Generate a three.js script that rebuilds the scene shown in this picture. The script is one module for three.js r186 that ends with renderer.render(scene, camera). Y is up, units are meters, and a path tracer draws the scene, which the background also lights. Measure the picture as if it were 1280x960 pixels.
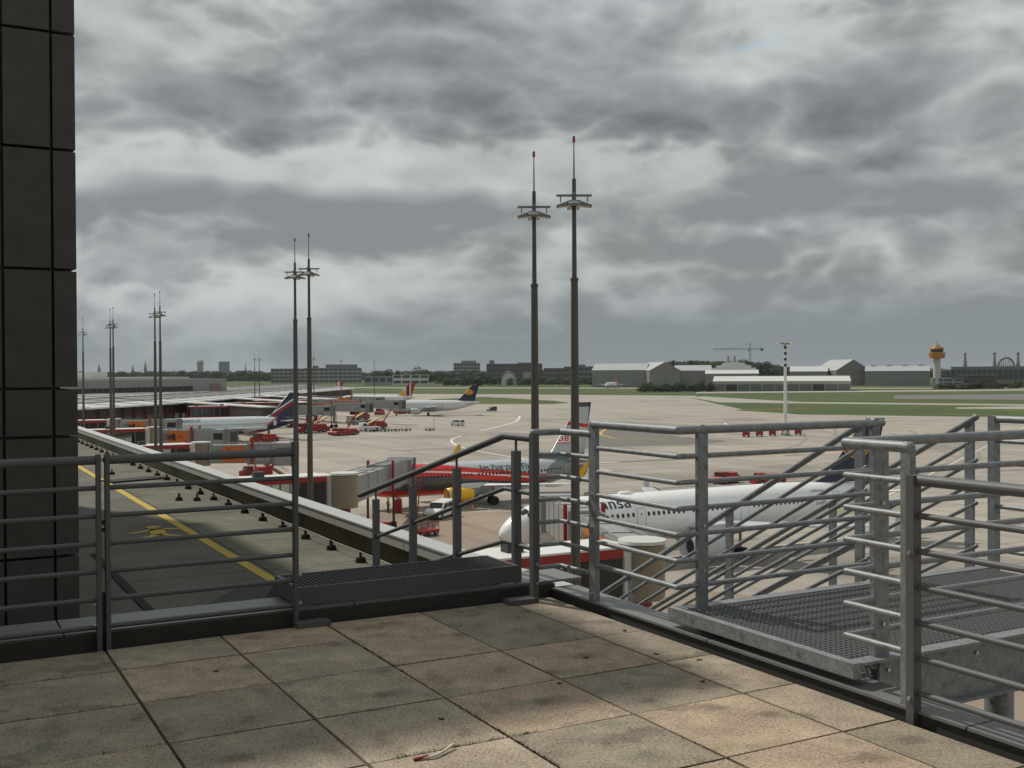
import * as THREE from 'three';
import { mergeGeometries } from 'three/addons/utils/BufferGeometryUtils.js';
import { MarchingCubes } from 'three/addons/objects/MarchingCubes.js';

// ---------- camera, sky, sun, exposure ----------
const D2R = Math.PI / 180;
const scene = new THREE.Scene();
const renderer = new THREE.WebGLRenderer({ antialias: true });
renderer.toneMapping = THREE.LinearToneMapping;
renderer.toneMappingExposure = 0.95;
renderer.shadowMap.enabled = true;
const EYE = 16.5;                       // metres above the apron; the terrace floor is 1.45 m below the eye
const camera = new THREE.PerspectiveCamera(39.15, 4 / 3, 0.1, 12000);
camera.position.set(0, EYE, 0);
camera.rotation.set(-0.6 * D2R, -28.7 * D2R, -0.27 * D2R, 'YXZ');
function rngOf(s) { return () => { s = (s + 0x6d2b79f5) | 0; let t = Math.imul(s ^ (s >>> 15), 1 | s); t = (t + Math.imul(t ^ (t >>> 7), 61 | t)) ^ t; return ((t ^ (t >>> 14)) >>> 0) / 4294967296; }; }
const rnd = rngOf(77);
// gradient noise on a hashed lattice; `per` makes it tile
const PERM = new Uint16Array(1024), GX = new Float32Array(256), GY = new Float32Array(256);
{ const r = rngOf(5); for (let i = 0; i < 256; i++) { PERM[i] = i; const a = r() * 6.2832; GX[i] = Math.cos(a); GY[i] = Math.sin(a); } for (let i = 255; i > 0; i--) { const j = Math.floor(r() * (i + 1)), t = PERM[i]; PERM[i] = PERM[j]; PERM[j] = t; } for (let i = 256; i < 1024; i++) PERM[i] = PERM[i & 255]; }
function gn(x, y, seed, mask) { const xi = Math.floor(x), yi = Math.floor(y), fx = x - xi, fy = y - yi, s = seed & 255;
  const a = PERM[(xi & mask) + s], b = PERM[((xi + 1) & mask) + s], y0 = yi & mask, y1 = (yi + 1) & mask, h00 = PERM[a + y0], h10 = PERM[b + y0], h01 = PERM[a + y1], h11 = PERM[b + y1];
  const u = fx * fx * (3 - 2 * fx), v = fy * fy * (3 - 2 * fy);
  const p = GX[h00] * fx + GY[h00] * fy, q = GX[h10] * (fx - 1) + GY[h10] * fy, r = GX[h01] * fx + GY[h01] * (fy - 1), t = GX[h11] * (fx - 1) + GY[h11] * (fy - 1), e = p + u * (q - p);
  return 1.5 * (e + v * (r + u * (t - r) - e)); }
const ss = (a, b, x) => { const t = Math.min(1, Math.max(0, (x - a) / (b - a))); return t * t * (3 - 2 * t); };
const fbm3 = (x, y, z, o) => { let s = 0, a = 0.5, q = Math.round(z * 17); x += z * 3.7; y -= z * 5.1; for (let i = 0; i < o; i++) { s += a * gn(x, y, q + i * 31, 255); x *= 2.03; y *= 2.03; a *= 0.5; } return s; };
{ // broken stratocumulus: cloud banks by bearing and elevation (degrees), edges torn by noise
  const banks = [[27, 15.7, 11.5, 3.0, -0.58], [36, 12.6, 4.2, 1.7, -0.42], [12, 13.2, 6, 1.6, -0.34], [19.5, 7.8, 7.5, 1.4, -0.55], [8.5, 8.4, 5, 1.2, -0.4], [10, 5.4, 5, 0.9, -0.3],
    [42, 8.6, 4.0, 1.5, -0.48], [49.8, 8.2, 3.4, 1.2, -0.42], [47.4, 13.8, 4.4, 1.5, -0.4], [51, 11.6, 4, 1.2, -0.25], [47.8, 5.8, 6, 1.0, -0.2], [30, 19.5, 9, 1.5, -0.25], [48, 19, 6, 1.3, -0.2],
    [10, 17, 5, 2.0, 0.34], [31, 11, 7, 1.1, 0.45], [38.2, 10, 2.4, 1.1, 0.45], [28, 6.2, 5, 1.2, 0.3], [15, 10.6, 7, 0.9, 0.3], [43.5, 16.6, 4, 1.5, 0.25], [22, 4.6, 7, 0.8, 0.15]];
  const B = new Float32Array(banks.flatMap((b) => b)), NB = B.length, W = 3072, H = 1536, data = new Float32Array(W * H * 4);
  for (let j = 0; j < H; j++) {
    const el = ((j + 0.5) / H - 0.5) * Math.PI, sy = Math.sin(el), cy = Math.cos(el);
    if (el < -0.02) { for (let q = j * W * 4; q < (j + 1) * W * 4; q += 4) { data[q] = 0.2; data[q + 1] = data[q + 2] = 0.21; data[q + 3] = 1; } continue; }
    for (let i = 0; i < W; i++) {
      const a = ((i + 0.5) / W - 0.5) * 2 * Math.PI, dx = Math.cos(a) * cy, dz = Math.sin(a) * cy;
      let az = Math.atan2(dx, -dz) / D2R, ed = el / D2R;
      const k = 1 / (Math.max(sy, 0) + 0.3), px = dx * k, pz = dz * k, hi = ss(26, 44, ed);
      // cloud field in bearing and elevation low down, on the cloud plane overhead
      const u = (az * 0.075) * (1 - hi) + px * 1.6 * hi, v = (ed * 0.17) * (1 - hi) + pz * 1.6 * hi;
      const w1 = fbm3(u * 1.2, v * 1.2, 3.1, 3), w2 = fbm3(u * 1.2, v * 1.2, 8.7, 3);
      const big = fbm3(u * 0.75 + w1 * 0.5, v * 0.75 + w2 * 0.5, 1.3, 3);
      const mid = fbm3(u * 2.1 + w2 * 0.6, v * 2.1 + w1 * 0.6, 5.5, 3);
      let puff = 0, pa = 0.5, pu = u * 3.1 + w1 * 0.5, pv = v * 3.1 + w2 * 0.5; for (let n = 0; n < 5; n++) { puff += pa * (Math.abs(gn(pu, pv, 40 + n * 13, 255)) * 2.2 - 0.62); pu *= 2.1; pv *= 2.1; pa *= 0.52; }   // billows
      const az2 = az + w1 * 4.5 + puff * 1.6, ed2 = ed + w2 * 1.3 + puff * 0.7;
      let bank = 0;
      if (az > -15 && az < 75 && ed < 32) for (let n = 0; n < NB; n += 5) { const b = (ed2 - B[n + 1]) / B[n + 3]; if (b * b > 6) continue; const a2 = (az2 - B[n]) / B[n + 2], q = a2 * a2 + b * b; if (q < 6) bank += B[n + 4] * Math.exp(-q * 0.9); }
      const inView = ss(-12, 0, az) * (1 - ss(58, 70, az)) * (1 - ss(22, 34, ed));
      const low = 1 - ss(0.2, 5.5, ed);
      const f = bank * 1.25 + big * (0.95 - 0.5 * inView) + mid * 0.34 - puff * 0.3;      // above zero thin and bright, below thick and dark
      const body = 0.5 + 0.5 * Math.tanh((f + 0.1) * 1.5), rim = Math.exp(-(((f - 0.16) / 0.2) ** 2)) * 0.07;
      let L = (0.205 + 0.385 * body + rim) * (1 + 0.3 * mid - 0.2 * puff + 0.25 * big);
      L += (0.3 - L) * low * 0.76; L *= 1 - 0.46 * (1 - ss(0.6, 8.5, ed)) * ss(16, 46, az) * (1 - ss(80, 120, az));
      const cool = 0.75 - 0.9 * body + low * (0.45 + 0.7 * ss(20, 48, az));
      const gap = ss(0.5, 0.95, 1 - Math.hypot((az2 - 42.8) / 3.4, (ed2 - 16.3) / 0.7)) * 0.5;
      const r = L * (0.955 - 0.075 * cool) * (1 - 0.25 * gap), g = L * 1.0, b = L * (0.985 + 0.075 * cool) * (1 + 0.2 * gap);
      const q = (j * W + i) * 4; data[q] = r; data[q + 1] = g; data[q + 2] = b; data[q + 3] = 1;
    }
  }
  const sky = new THREE.DataTexture(data, W, H, THREE.RGBAFormat, THREE.FloatType);
  sky.mapping = THREE.EquirectangularReflectionMapping; sky.magFilter = sky.minFilter = THREE.LinearFilter; sky.needsUpdate = true;
  scene.background = sky; scene.environment = sky;
}
const sun = new THREE.DirectionalLight(new THREE.Color(1, 0.94, 0.85), 3.0);
{ const d = new THREE.Vector3(-0.37, 1.23, -0.93).normalize();
  sun.position.set(40, 0, -80).addScaledVector(d, 300); sun.target.position.set(40, 0, -80); scene.add(sun, sun.target);
  sun.castShadow = true; sun.shadow.radius = 3; sun.shadow.mapSize.set(4096, 4096);
  Object.assign(sun.shadow.camera, { left: -320, right: 320, top: 320, bottom: -320, near: 1, far: 900 }); }

// ---------- helpers ----------
const V = (x, y, z) => new THREE.Vector3(x, y, z);
const taken = new Map();
function numbered(name) { const k = taken.get(name) ?? 0; taken.set(name, k + 1); return k ? name + '_' + String(k).padStart(3, '0') : name; }
const C = (r, g, b) => new THREE.Color().setRGB(r, g, b);
const M = (r, g, b, rough = 0.7, metal = 0, more = {}) => new THREE.MeshStandardMaterial({ color: C(r, g, b), roughness: rough, metalness: metal, ...more });
function geoOf(g) { if (!Array.isArray(g)) return g; if (g.length === 1) return g[0]; return mergeGeometries(g.map((x) => { const y = x.index ? x.toNonIndexed() : x; for (const k of Object.keys(y.attributes)) if (!['position', 'normal', 'uv'].includes(k)) y.deleteAttribute(k); return y; })); }
function mesh(name, g, m, parent) { const gg = geoOf(g); if (m === galv || m === galvPost || m === oldSteel) worldUV(gg, 2.5); const o = new THREE.Mesh(gg, m); o.name = parent && parent !== scene ? name : numbered(name); o.castShadow = o.receiveShadow = true; (parent ?? scene).add(o); return o; }
function tag(o, label, category, group) { Object.assign(o.userData, { label, category }); if (group) o.userData.group = group; return o; }
function thing(name, label, category, [x, y, z] = [0, 0, 0], turn = 0, group) { const o = new THREE.Group(); o.name = numbered(name); o.position.set(x, y, z); o.rotation.y = turn; scene.add(o); return tag(o, label, category, group); }
function structure(o) { o.userData.kind = 'structure'; return o; }
function again(o, [x, y, z], turn, label) { const c = o.clone(); c.userData = { ...o.userData }; c.name = numbered(o.name.replace(/_\d{3}$/, '')); c.position.set(x, y, z); c.rotation.y = turn ?? o.rotation.y; if (label) c.userData.label = label; scene.add(c); return c; }
const box = (w, h, d, x = 0, y = 0, z = 0) => new THREE.BoxGeometry(w, h, d).translate(x, y, z);      // centred
const slab = (x0, x1, y0, y1, z0, z1) => box(x1 - x0, y1 - y0, z1 - z0, (x0 + x1) / 2, (y0 + y1) / 2, (z0 + z1) / 2);
function rod(a, b, r, n = 10, r2 = r) { const d = b.clone().sub(a), g = new THREE.CylinderGeometry(r2, r, d.length(), n, 1); g.applyQuaternion(new THREE.Quaternion().setFromUnitVectors(V(0, 1, 0), d.clone().normalize())); const m = a.clone().add(b).multiplyScalar(0.5); return g.translate(m.x, m.y, m.z); }
function bar(a, b, w, h) { const d = b.clone().sub(a), g = new THREE.BoxGeometry(w, h, d.length()); const q = new THREE.Quaternion().setFromRotationMatrix(new THREE.Matrix4().lookAt(b, a, V(0, 1, 0))); g.applyQuaternion(q); const m = a.clone().add(b).multiplyScalar(0.5); return g.translate(m.x, m.y, m.z); }
function pipe(pts, r, n = 12) { const out = []; pts.forEach((p, i) => { if (i) out.push(rod(pts[i - 1], p, r, n)); out.push(new THREE.SphereGeometry(r, n, 8).translate(p.x, p.y, p.z)); }); return out; }
function worldUV(g, s = 1) { const p = g.attributes.position, n = g.attributes.normal, uv = new Float32Array(p.count * 2); for (let i = 0; i < p.count; i++) { const ax = Math.abs(n.getX(i)), ay = Math.abs(n.getY(i)), az = Math.abs(n.getZ(i)); const [u, v] = ay >= ax && ay >= az ? [p.getX(i), -p.getZ(i)] : ax > az ? [p.getZ(i), p.getY(i)] : [p.getX(i), p.getY(i)]; uv[2 * i] = u * s; uv[2 * i + 1] = v * s; } g.setAttribute('uv', new THREE.BufferAttribute(uv, 2)); return g; }
function sheet(pts, y, s = 1) { const sh = new THREE.Shape(pts.map(([x, z]) => new THREE.Vector2(x, -z))); const g = new THREE.ShapeGeometry(sh).rotateX(-Math.PI / 2).translate(0, y, 0); return worldUV(g, s); }
function ribbon(pts, w, y) { const l = [], r = []; pts.forEach(([x, z], i) => { const a = pts[Math.max(0, i - 1)], b = pts[Math.min(pts.length - 1, i + 1)]; let dx = b[0] - a[0], dz = b[1] - a[1]; const k = w / 2 / Math.hypot(dx, dz); l.push([x - dz * k, z + dx * k]); r.push([x + dz * k, z - dx * k]); }); return sheet([...l, ...r.reverse()], y); }
const spline = (pts, n) => new THREE.SplineCurve(pts.map(([x, z]) => new THREE.Vector2(x, z))).getPoints(n).map((p) => [p.x, p.y]);

// ---------- computed textures ----------
const lin2s = (c) => Math.round(255 * Math.min(1, Math.max(0, c <= 0.0031308 ? c * 12.92 : 1.055 * Math.pow(c, 1 / 2.4) - 0.055)));
const S_OF = Uint8Array.from({ length: 4096 }, (_, i) => lin2s(i / 4095));
function tex(size, f, repeat = 1, srgb = true) { // f(u,v) -> linear rgb; tileable when f is
  const d = new Uint8Array(size * size * 4);
  for (let j = 0; j < size; j++) for (let i = 0; i < size; i++) { const c = f(i / size, j / size), k = (j * size + i) * 4; for (let q = 0; q < 3; q++) { const x = c[q] < 0 ? 0 : c[q] > 1 ? 1 : c[q]; d[k + q] = srgb ? S_OF[(x * 4095) | 0] : x * 255; } d[k + 3] = 255; }
  const t = new THREE.DataTexture(d, size, size); t.wrapS = t.wrapT = THREE.RepeatWrapping; t.magFilter = THREE.LinearFilter; t.minFilter = THREE.LinearMipmapLinearFilter; t.generateMipmaps = true; t.repeat.set(repeat, repeat); if (srgb) t.colorSpace = THREE.SRGBColorSpace; t.needsUpdate = true; return t;
}
function tn(u, v, f, seed, o = 4) { let s = 0, a = 0.5, q = Math.round(seed * 7); f = 1 << Math.round(Math.log2(f)); for (let i = 0; i < o; i++) { s += a * gn(u * f, v * f, q + i * 29, Math.min(f, 256) - 1); f *= 2; a *= 0.5; } return s; }   // tileable
function canvas(w, h, draw, repeat) { const c = document.createElement('canvas'); c.width = w; c.height = h; draw(c.getContext('2d'), w, h); const t = new THREE.CanvasTexture(c); t.colorSpace = THREE.SRGBColorSpace; t.anisotropy = 8; if (repeat) { t.wrapS = t.wrapT = THREE.RepeatWrapping; t.repeat.set(...repeat); } return t; }
const slabTexes = [0, 1, 2].map((k) => { const r = rngOf(40 + k), pits = Array.from({ length: 500 }, () => [r(), r(), 0.0015 + r() * 0.004]); const g = new Map(); pits.forEach((p) => { const key = Math.floor(p[0] * 24) + ',' + Math.floor(p[1] * 24); if (!g.has(key)) g.set(key, []); g.get(key).push(p); });
  return tex(512, (u, v) => { const a = tn(u, v, 3, 3 + k * 7, 4), b = tn(u, v, 9, 11 + k, 4), c = tn(u, v, 60, 17 + k, 3), grain = r(); let q = 1 + a * 0.34 + b * 0.22 + c * 0.55 + tn(u, v, 128, 23 + k, 2) * 0.8 + (grain - 0.5) * 0.3;
    const dirt = ss(0.12, 0.42, tn(u, v, 4, 31 + k * 3, 5)), moss = ss(0.2, 0.5, tn(u, v, 5, 51 + k * 3, 5));
    let R = 0.362 * q, G = 0.3 * q, B = 0.222 * q; R *= 1 - dirt * 0.34; G *= 1 - dirt * 0.36; B *= 1 - dirt * 0.33; R *= 1 - moss * 0.28; G *= 1 - moss * 0.16; B *= 1 - moss * 0.24;
    for (const [x, y, s] of g.get(Math.floor(u * 24) + ',' + Math.floor(v * 24)) ?? []) if (Math.hypot(u - x, v - y) < s) { R *= 0.45; G *= 0.45; B *= 0.45; }
    return [R, G, B]; }); });
const grainBump = tex(256, (u, v) => { const q = 0.5 + tn(u, v, 40, 4, 3) * 0.5 + (rnd() - 0.5) * 0.35; return [q, q, q]; }, 1, false);
const roofTex = tex(1024, (u, v) => { const a = tn(u, v, 4, 21, 5), b = tn(u, v, 40, 25, 3), s = tn(u * 1, v, 9, 66, 4); const q = 1 + a * 0.5 + b * 0.35 + (rnd() - 0.5) * 0.35, m = ss(0, 0.4, s); return [0.135 * q * (1 - m * 0.2), 0.128 * q * (1 - m * 0.06), 0.098 * q * (1 - m * 0.2)]; }, 0.25);
const walkTex = tex(512, (u, v) => { const a = tn(u, v, 4, 91, 5), b = tn(u, v, 50, 95, 3), q = 1 + a * 0.45 + b * 0.35 + (rnd() - 0.5) * 0.3; return [0.125 * q, 0.118 * q, 0.1 * q]; }, 0.3);
const apronTex = tex(2048, (u, v) => { // 240 m: slabs of 7.5 m, streaks and oil
  const jx = Math.abs(((u * 32) % 1) - 0.5) > 0.487, jz = Math.abs(((v * 32) % 1) - 0.5) > 0.487, ci = Math.floor(u * 32), cj = Math.floor(v * 32);
  const pl = (Math.sin(ci * 91.7 + cj * 37.3) * 4375.5) % 1, a = tn(u, v, 3, 1, 3), b = tn(u, v, 18, 6, 4), st = tn(u, v, 7, 77, 4);
  const run = gn(u * 8, v * 128, 9, 127) * 0.6 + gn(u * 16, v * 256, 19, 255) * 0.4, run2 = gn(u * 128, v * 8, 29, 127); let q = 1 + 0.2 * a + 0.2 * b + 0.09 * pl + (rnd() - 0.5) * 0.08; q *= 1 - 0.26 * ss(0.12, 0.4, st) - 0.2 * ss(0.22, 0.6, run) * ss(-0.2, 0.3, a) - 0.12 * ss(0.3, 0.6, run2) - (jx || jz ? 0.22 : 0);
  return [0.362 * q, 0.327 * q * (1 - 0.02 * a), 0.276 * q * (1 - 0.05 * a)]; }, 1 / 240);
const grassTex = tex(1024, (u, v) => { const a = tn(u, v, 4, 14, 5), b = tn(u, v, 30, 19, 4), q = 1 + 0.35 * a + 0.35 * b + (rnd() - 0.5) * 0.3, dry = ss(0, 0.45, tn(u, v, 6, 44, 5)); return [(0.052 + 0.05 * dry) * q, (0.086 + 0.005 * dry) * q, 0.016 * q]; }, 1 / 300);
const galvTex = tex(512, (u, v) => { const a = tn(u, v, 8, 61, 4), b = tn(u, v, 40, 63, 3), q = 1 + a * 0.42 + b * 0.42 + (rnd() - 0.5) * 0.15, run = 1 - 0.35 * ss(0.15, 0.5, tn(u, v * 0.5, 16, 69, 3)); return [0.36 * q * run, 0.375 * q * run, 0.38 * q * run]; });
const cladTex = tex(512, (u, v) => { const a = tn(u, v, 4, 71, 4), q = 1 + a * 0.3 + (rnd() - 0.5) * 0.5; return [0.082 * q, 0.076 * q, 0.068 * q]; });
const leafy = tex(256, (u, v) => { const q = 1 + tn(u, v, 20, 88, 4) * 0.7 + (rnd() - 0.5) * 0.4; return [0.05 * q, 0.068 * q, 0.03 * q]; });

const galv = new THREE.MeshStandardMaterial({ map: galvTex, color: C(0.72, 0.735, 0.75), roughness: 0.52, metalness: 0.3 }), galvPost = galv;
const oldSteel = M(0.135, 0.14, 0.143, 0.55, 0.3, { bumpMap: grainBump, bumpScale: 0.0006 });
const boltM = M(0.6, 0.6, 0.58, 0.35, 0.8), darkGap = M(0.02, 0.019, 0.017, 0.95);
const white = M(0.72, 0.72, 0.7, 0.45), offWhite = M(0.6, 0.6, 0.57, 0.6), red = M(0.3, 0.018, 0.014, 0.5), darkRed = M(0.13, 0.014, 0.015, 0.6), grey = M(0.27, 0.28, 0.28, 0.6), midGrey = M(0.18, 0.185, 0.19, 0.6), dark = M(0.035, 0.036, 0.038, 0.6), rubber = M(0.018, 0.018, 0.018, 0.85), orange = M(0.62, 0.17, 0.02, 0.55), yellow = M(0.72, 0.42, 0.02, 0.5);
const glass = new THREE.MeshPhysicalMaterial({ color: C(0.75, 0.8, 0.78), roughness: 0.05, transmission: 1, thickness: 0, ior: 1.45 });
const darkGlass = M(0.02, 0.024, 0.028, 0.12, 0);
// ---------- ground and airfield ----------
const field = structure(mesh('ground', worldUV(new THREE.PlaneGeometry(12000, 12000).rotateX(-Math.PI / 2).translate(1500, -0.06, -2000)), new THREE.MeshStandardMaterial({ map: grassTex, roughness: 1 })));
const apronM = new THREE.MeshStandardMaterial({ map: apronTex, roughness: 0.9 });
structure(mesh('apron', sheet([[-200, 120], [-200, -470], [55, -470], [287, -777], [340, -748], [397, -612], [438, -562], [313, -363], [295, -310], [345, -247], [700, 60], [700, 120]], 0), apronM));
const asphaltM = M(0.16, 0.155, 0.145, 0.9), taxiM = M(0.36, 0.34, 0.29, 0.9), grassM = field.material;
structure(mesh('grass_island', sheet([[283, -622], [338, -652], [323, -541], [309, -499], [290, -486], [266, -504], [235, -545]], 0.05), grassM));
structure(mesh('grass_strip', sheet([[304, -358], [347, -385], [396, -363], [435, -311], [760, -90], [700, 10], [342, -245], [311, -285], [298, -313]], 0.05), grassM));
structure(mesh('taxiway', sheet([[197, -1632], [571, -1043], [1150, -380], [1120, -350], [542, -990], [182, -1508]], 0.02), taxiM));
structure(mesh('taxiway', sheet([[310, -838], [394, -720], [467, -590], [441, -557], [397, -612], [282, -763]], 0.03), taxiM));
structure(mesh('taxiway', sheet([[552, -697], [848, -607], [900, -560], [791, -566], [519, -656]], 0.03), taxiM));
structure(mesh('taxiway', sheet([[580, -518], [677, -484], [760, -300], [540, -387], [500, -448]], 0.03), asphaltM));
structure(mesh('taxiway', sheet([[438, -562], [375, -453], [450, -322], [700, -180], [720, -200], [471, -337], [415, -435], [435, -497], [460, -573]], 0.035), taxiM));
structure(mesh('taxiway', sheet([[405, -327], [447, -320], [600, -220], [580, -205], [413, -295], [392, -317]], 0.06), taxiM));
structure(mesh('asphalt_patch', sheet(spline([[184, -293], [205, -292], [172, -228], [166, -199], [133, -198], [128, -211], [184, -293]], 40).slice(0, -1), 0.02), M(0.165, 0.155, 0.135, 0.92)));
structure(mesh('service_road', sheet([[18, 40], [18, -300], [34, -300], [37, -170], [36, -135], [42, -121], [52, -116.5], [61, -112], [66, -104], [64, -96], [57, -89], [50, -84], [48, -72], [52, -64], [58, -52], [60, 40]], 0.02, 1), new THREE.MeshStandardMaterial({ color: C(0.84, 0.72, 0.66), map: apronTex, roughness: 0.9 })));
const paint = M(0.72, 0.7, 0.64, 0.8), yPaint = M(0.62, 0.42, 0.06, 0.8);
[[spline([[200, -359], [176, -319], [156, -293], [139.5, -274]], 30), 0.75], [spline([[124, -254], [116, -243], [109.5, -229], [104.6, -213], [101.5, -190], [101, -150]], 40), 0.6], [[[226, -271], [194, -226]], 0.8], [[[52, -122.5], [260, -122.5]], 0.25], [[[46, -77.5], [240, -77.5]], 0.25], [[[46, -167], [240, -167]], 0.25], [[[110, -100], [300, -215]], 0.3]]
  .forEach(([p, w]) => structure(mesh('white_marking', ribbon(p, w, 0.04), paint)));
structure(mesh('yellow_marking', ribbon(spline([[178, -266], [160, -243], [154, -230], [152, -222], [160, -214]], 30), 0.7, 0.045), yPaint));
for (let k = 0; k < 6; k++) structure(mesh('yellow_marking', ribbon([[9.5 + k * 1.1, -4.5], [10.8 + k * 1.1, -12.5]], 0.3, 0.05), yPaint));

{ // expansion joints between the apron slabs, and stained patches on the stands
  const j = []; for (let x = 67.5; x < 260; x += 7.5) j.push(ribbon([[x, -42], [x, -330]], 0.13, 0.012)); for (let z = -45; z > -330; z -= 7.5) j.push(ribbon([[67, z], [300, z]], 0.13, 0.013)); structure(mesh('apron_joint', j, M(0.26, 0.235, 0.2, 0.95)));
  const r = rngOf(808); for (let k = 0; k < 26; k++) { const cx = 62 + r() * 130, cz = [-77, -122, -167, -100, -212][k % 5] + (r() - 0.5) * 16, a = 2 + r() * 9, b = 0.5 + r() * 1.6, pts = []; for (let i = 0; i < 22; i++) { const t = i / 22 * 6.283, q = 0.65 + r() * 0.5; pts.push([cx + Math.cos(t) * a * q, cz + Math.sin(t) * b * q]); } structure(mesh('oil_stain', sheet(pts, 0.016 + k * 0.0006), M(0.27 - r() * 0.06, 0.24 - r() * 0.05, 0.2 - r() * 0.05, 0.8))); }
  for (let k = 0; k < 9; k++) { const z = [-77.5, -122.5, -167][k % 3], o = (r() - 0.5) * 9, p = spline([[64 + r() * 10, z + o * 0.2], [100, z + o * 0.5], [140 + r() * 20, z + o], [185, z - 22 + o * 2], [225 + r() * 20, z - 75 + o * 3]], 40); structure(mesh('tyre_mark', ribbon(p, 0.35 + r() * 0.5, 0.034 + k * 0.0004), M(0.27, 0.245, 0.205, 0.9))); } }

// ---------- terminal under our feet: terrace block and lower roof ----------
const T = EYE - 1.45, RF = 14.4;
const wallM = M(0.3, 0.29, 0.27, 0.8);
const terminal = thing('terminal_building', 'terminal building under the terrace, flat grey green felt roof with a pale metal parapet', 'building');
mesh('wall', [slab(-30, 4.62, 0, RF - 0.05, -130, -6.42), slab(-30, 3.72, 0, T - 0.08, -6.42, 14)], wallM, terminal);
mesh('roof_base', slab(-30, 4.6, RF - 0.05, RF - 0.012, -130, -6.42), M(0.05, 0.048, 0.044, 0.95), terminal);
const feltM = new THREE.MeshStandardMaterial({ map: roofTex, roughness: 0.95, bumpMap: grainBump, bumpScale: 0.002 }), walkM = new THREE.MeshStandardMaterial({ map: walkTex, roughness: 0.95 });
for (let k = 0; k < 62; k++) { const z1 = -6.45 - k * 1.0; mesh('felt_sheet', worldUV(slab(3.24, 4.5, RF - 0.012, RF + 0.002 * rnd(), z1 - 0.985, z1)), feltM, terminal); }
for (let k = 0; k < 12; k++) { const z1 = -6.45 - k * 5; mesh('walkway_sheet', worldUV(slab(1.14, 3.225, RF - 0.012, RF + 0.002 * rnd(), z1 - 4.985, z1)), walkM, terminal); }
mesh('walkway_joint', slab(1.72, 1.8, RF, RF + 0.012, -13.4, -8.2), darkGap, terminal);
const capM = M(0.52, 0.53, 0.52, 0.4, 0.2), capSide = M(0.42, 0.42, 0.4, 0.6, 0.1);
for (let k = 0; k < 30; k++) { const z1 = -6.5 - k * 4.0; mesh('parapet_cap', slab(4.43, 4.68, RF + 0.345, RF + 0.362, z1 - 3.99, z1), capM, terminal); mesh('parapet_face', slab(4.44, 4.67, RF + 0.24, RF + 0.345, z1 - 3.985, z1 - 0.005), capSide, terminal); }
mesh('parapet_upstand', worldUV(slab(4.52, 4.62, RF - 0.05, RF + 0.24, -130, -6.45)), feltM, terminal);
mesh('yellow_line', sheet([[3.05, -6.6], [3.17, -6.6], [3.24, -45], [3.12, -45]], RF + 0.006), M(0.5, 0.36, 0.05, 0.85, 0, { bumpMap: grainBump, bumpScale: 0.002 }), terminal);
{ // running-figure sign painted on the walkway
  const limb = (a, b, w) => { const dx = b[0] - a[0], dz = b[1] - a[1], k = w / 2 / Math.hypot(dx, dz); return sheet([[a[0] - dz * k, a[1] + dx * k], [b[0] - dz * k, b[1] + dx * k], [b[0] + dz * k, b[1] - dx * k], [a[0] + dz * k, a[1] - dx * k]], RF + 0.007); };
  const head = new THREE.CircleGeometry(0.1, 16).rotateX(-Math.PI / 2).translate(2.78, RF + 0.007, -15.35);
  mesh('painted_figure', [head, limb([2.78, -15.2], [2.72, -14.6], 0.2), limb([2.72, -14.62], [2.45, -14.3], 0.12), limb([2.72, -14.62], [3.0, -14.25], 0.12), limb([2.78, -15.12], [2.4, -14.85], 0.1), limb([2.78, -15.12], [3.06, -15.0], 0.1)].map((g) => worldUV(g)), M(0.5, 0.36, 0.05, 0.85), terminal);
}
// lightning conductor on its holders
const holderBase = new THREE.CylinderGeometry(0.05, 0.065, 0.055, 12).translate(0, 0.0275, 0), clip = box(0.03, 0.065, 0.03, 0, 0.085, 0);
const holderL = 'black block holding the lightning wire on the felt roof beside the pale parapet';
let holder0;
[...Array.from({ length: 36 }, (_, k) => [4.27, -7.4 - k * 0.98]), ...[[4.0, -18.2], [3.75, -18.4], [3.5, -23.9]]].forEach(([x, z], i) => {
  if (!holder0) { holder0 = thing('conductor_holder', holderL, 'roof block', [x, RF + 0.002, z], 0, 'lightning wire blocks on the roof'); mesh('foot', holderBase, rubber, holder0); mesh('clip', clip, dark, holder0); }
  else { const c = again(holder0, [x, RF + 0.002, z], i * 0.7); if (i >= 36) { c.userData.label = 'black rubber roof block standing apart in the middle of the felt roof'; c.userData.group = 'loose roof blocks'; } }
});
tag(mesh('conductor_wire', pipe(Array.from({ length: 36 }, (_, k) => V(4.27, RF + 0.118 - 0.006 * (k % 2), -7.4 - k * 0.98)), 0.005, 6), M(0.5, 0.48, 0.42, 0.4, 0.7)), 'thin pale lightning wire running along the roof parapet', 'wire');
tag(mesh('rubber_mat', worldUV(new THREE.BoxGeometry(1.25, 0.03, 0.5).rotateY(0.35).translate(3.72, RF + 0.018, -22.4)), rubber), 'flat black rubber mat lying on the felt roof', 'mat');
{ const e = new THREE.ExtrudeGeometry(new THREE.Shape([[1.85, 9.2], [2.6, 8.3], [3.28, 8.3], [3.3, 10.6], [2.7, 10.45]].map(([x, y]) => new THREE.Vector2(x, y))), { depth: 0.04, bevelEnabled: false }).rotateX(-Math.PI / 2).translate(0, RF + 0.004, 0); const r = thing('roof_ramp_plate', 'dark flat access plate lying on the roof at the foot of the grating step', 'ramp'); mesh('plate', e, M(0.03, 0.03, 0.03, 0.8), r); mesh('edge_strip', bar(V(3.27, RF + 0.052, -10.5), V(3.25, RF + 0.052, -8.4), 0.03, 0.012), capM, r); }

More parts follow.
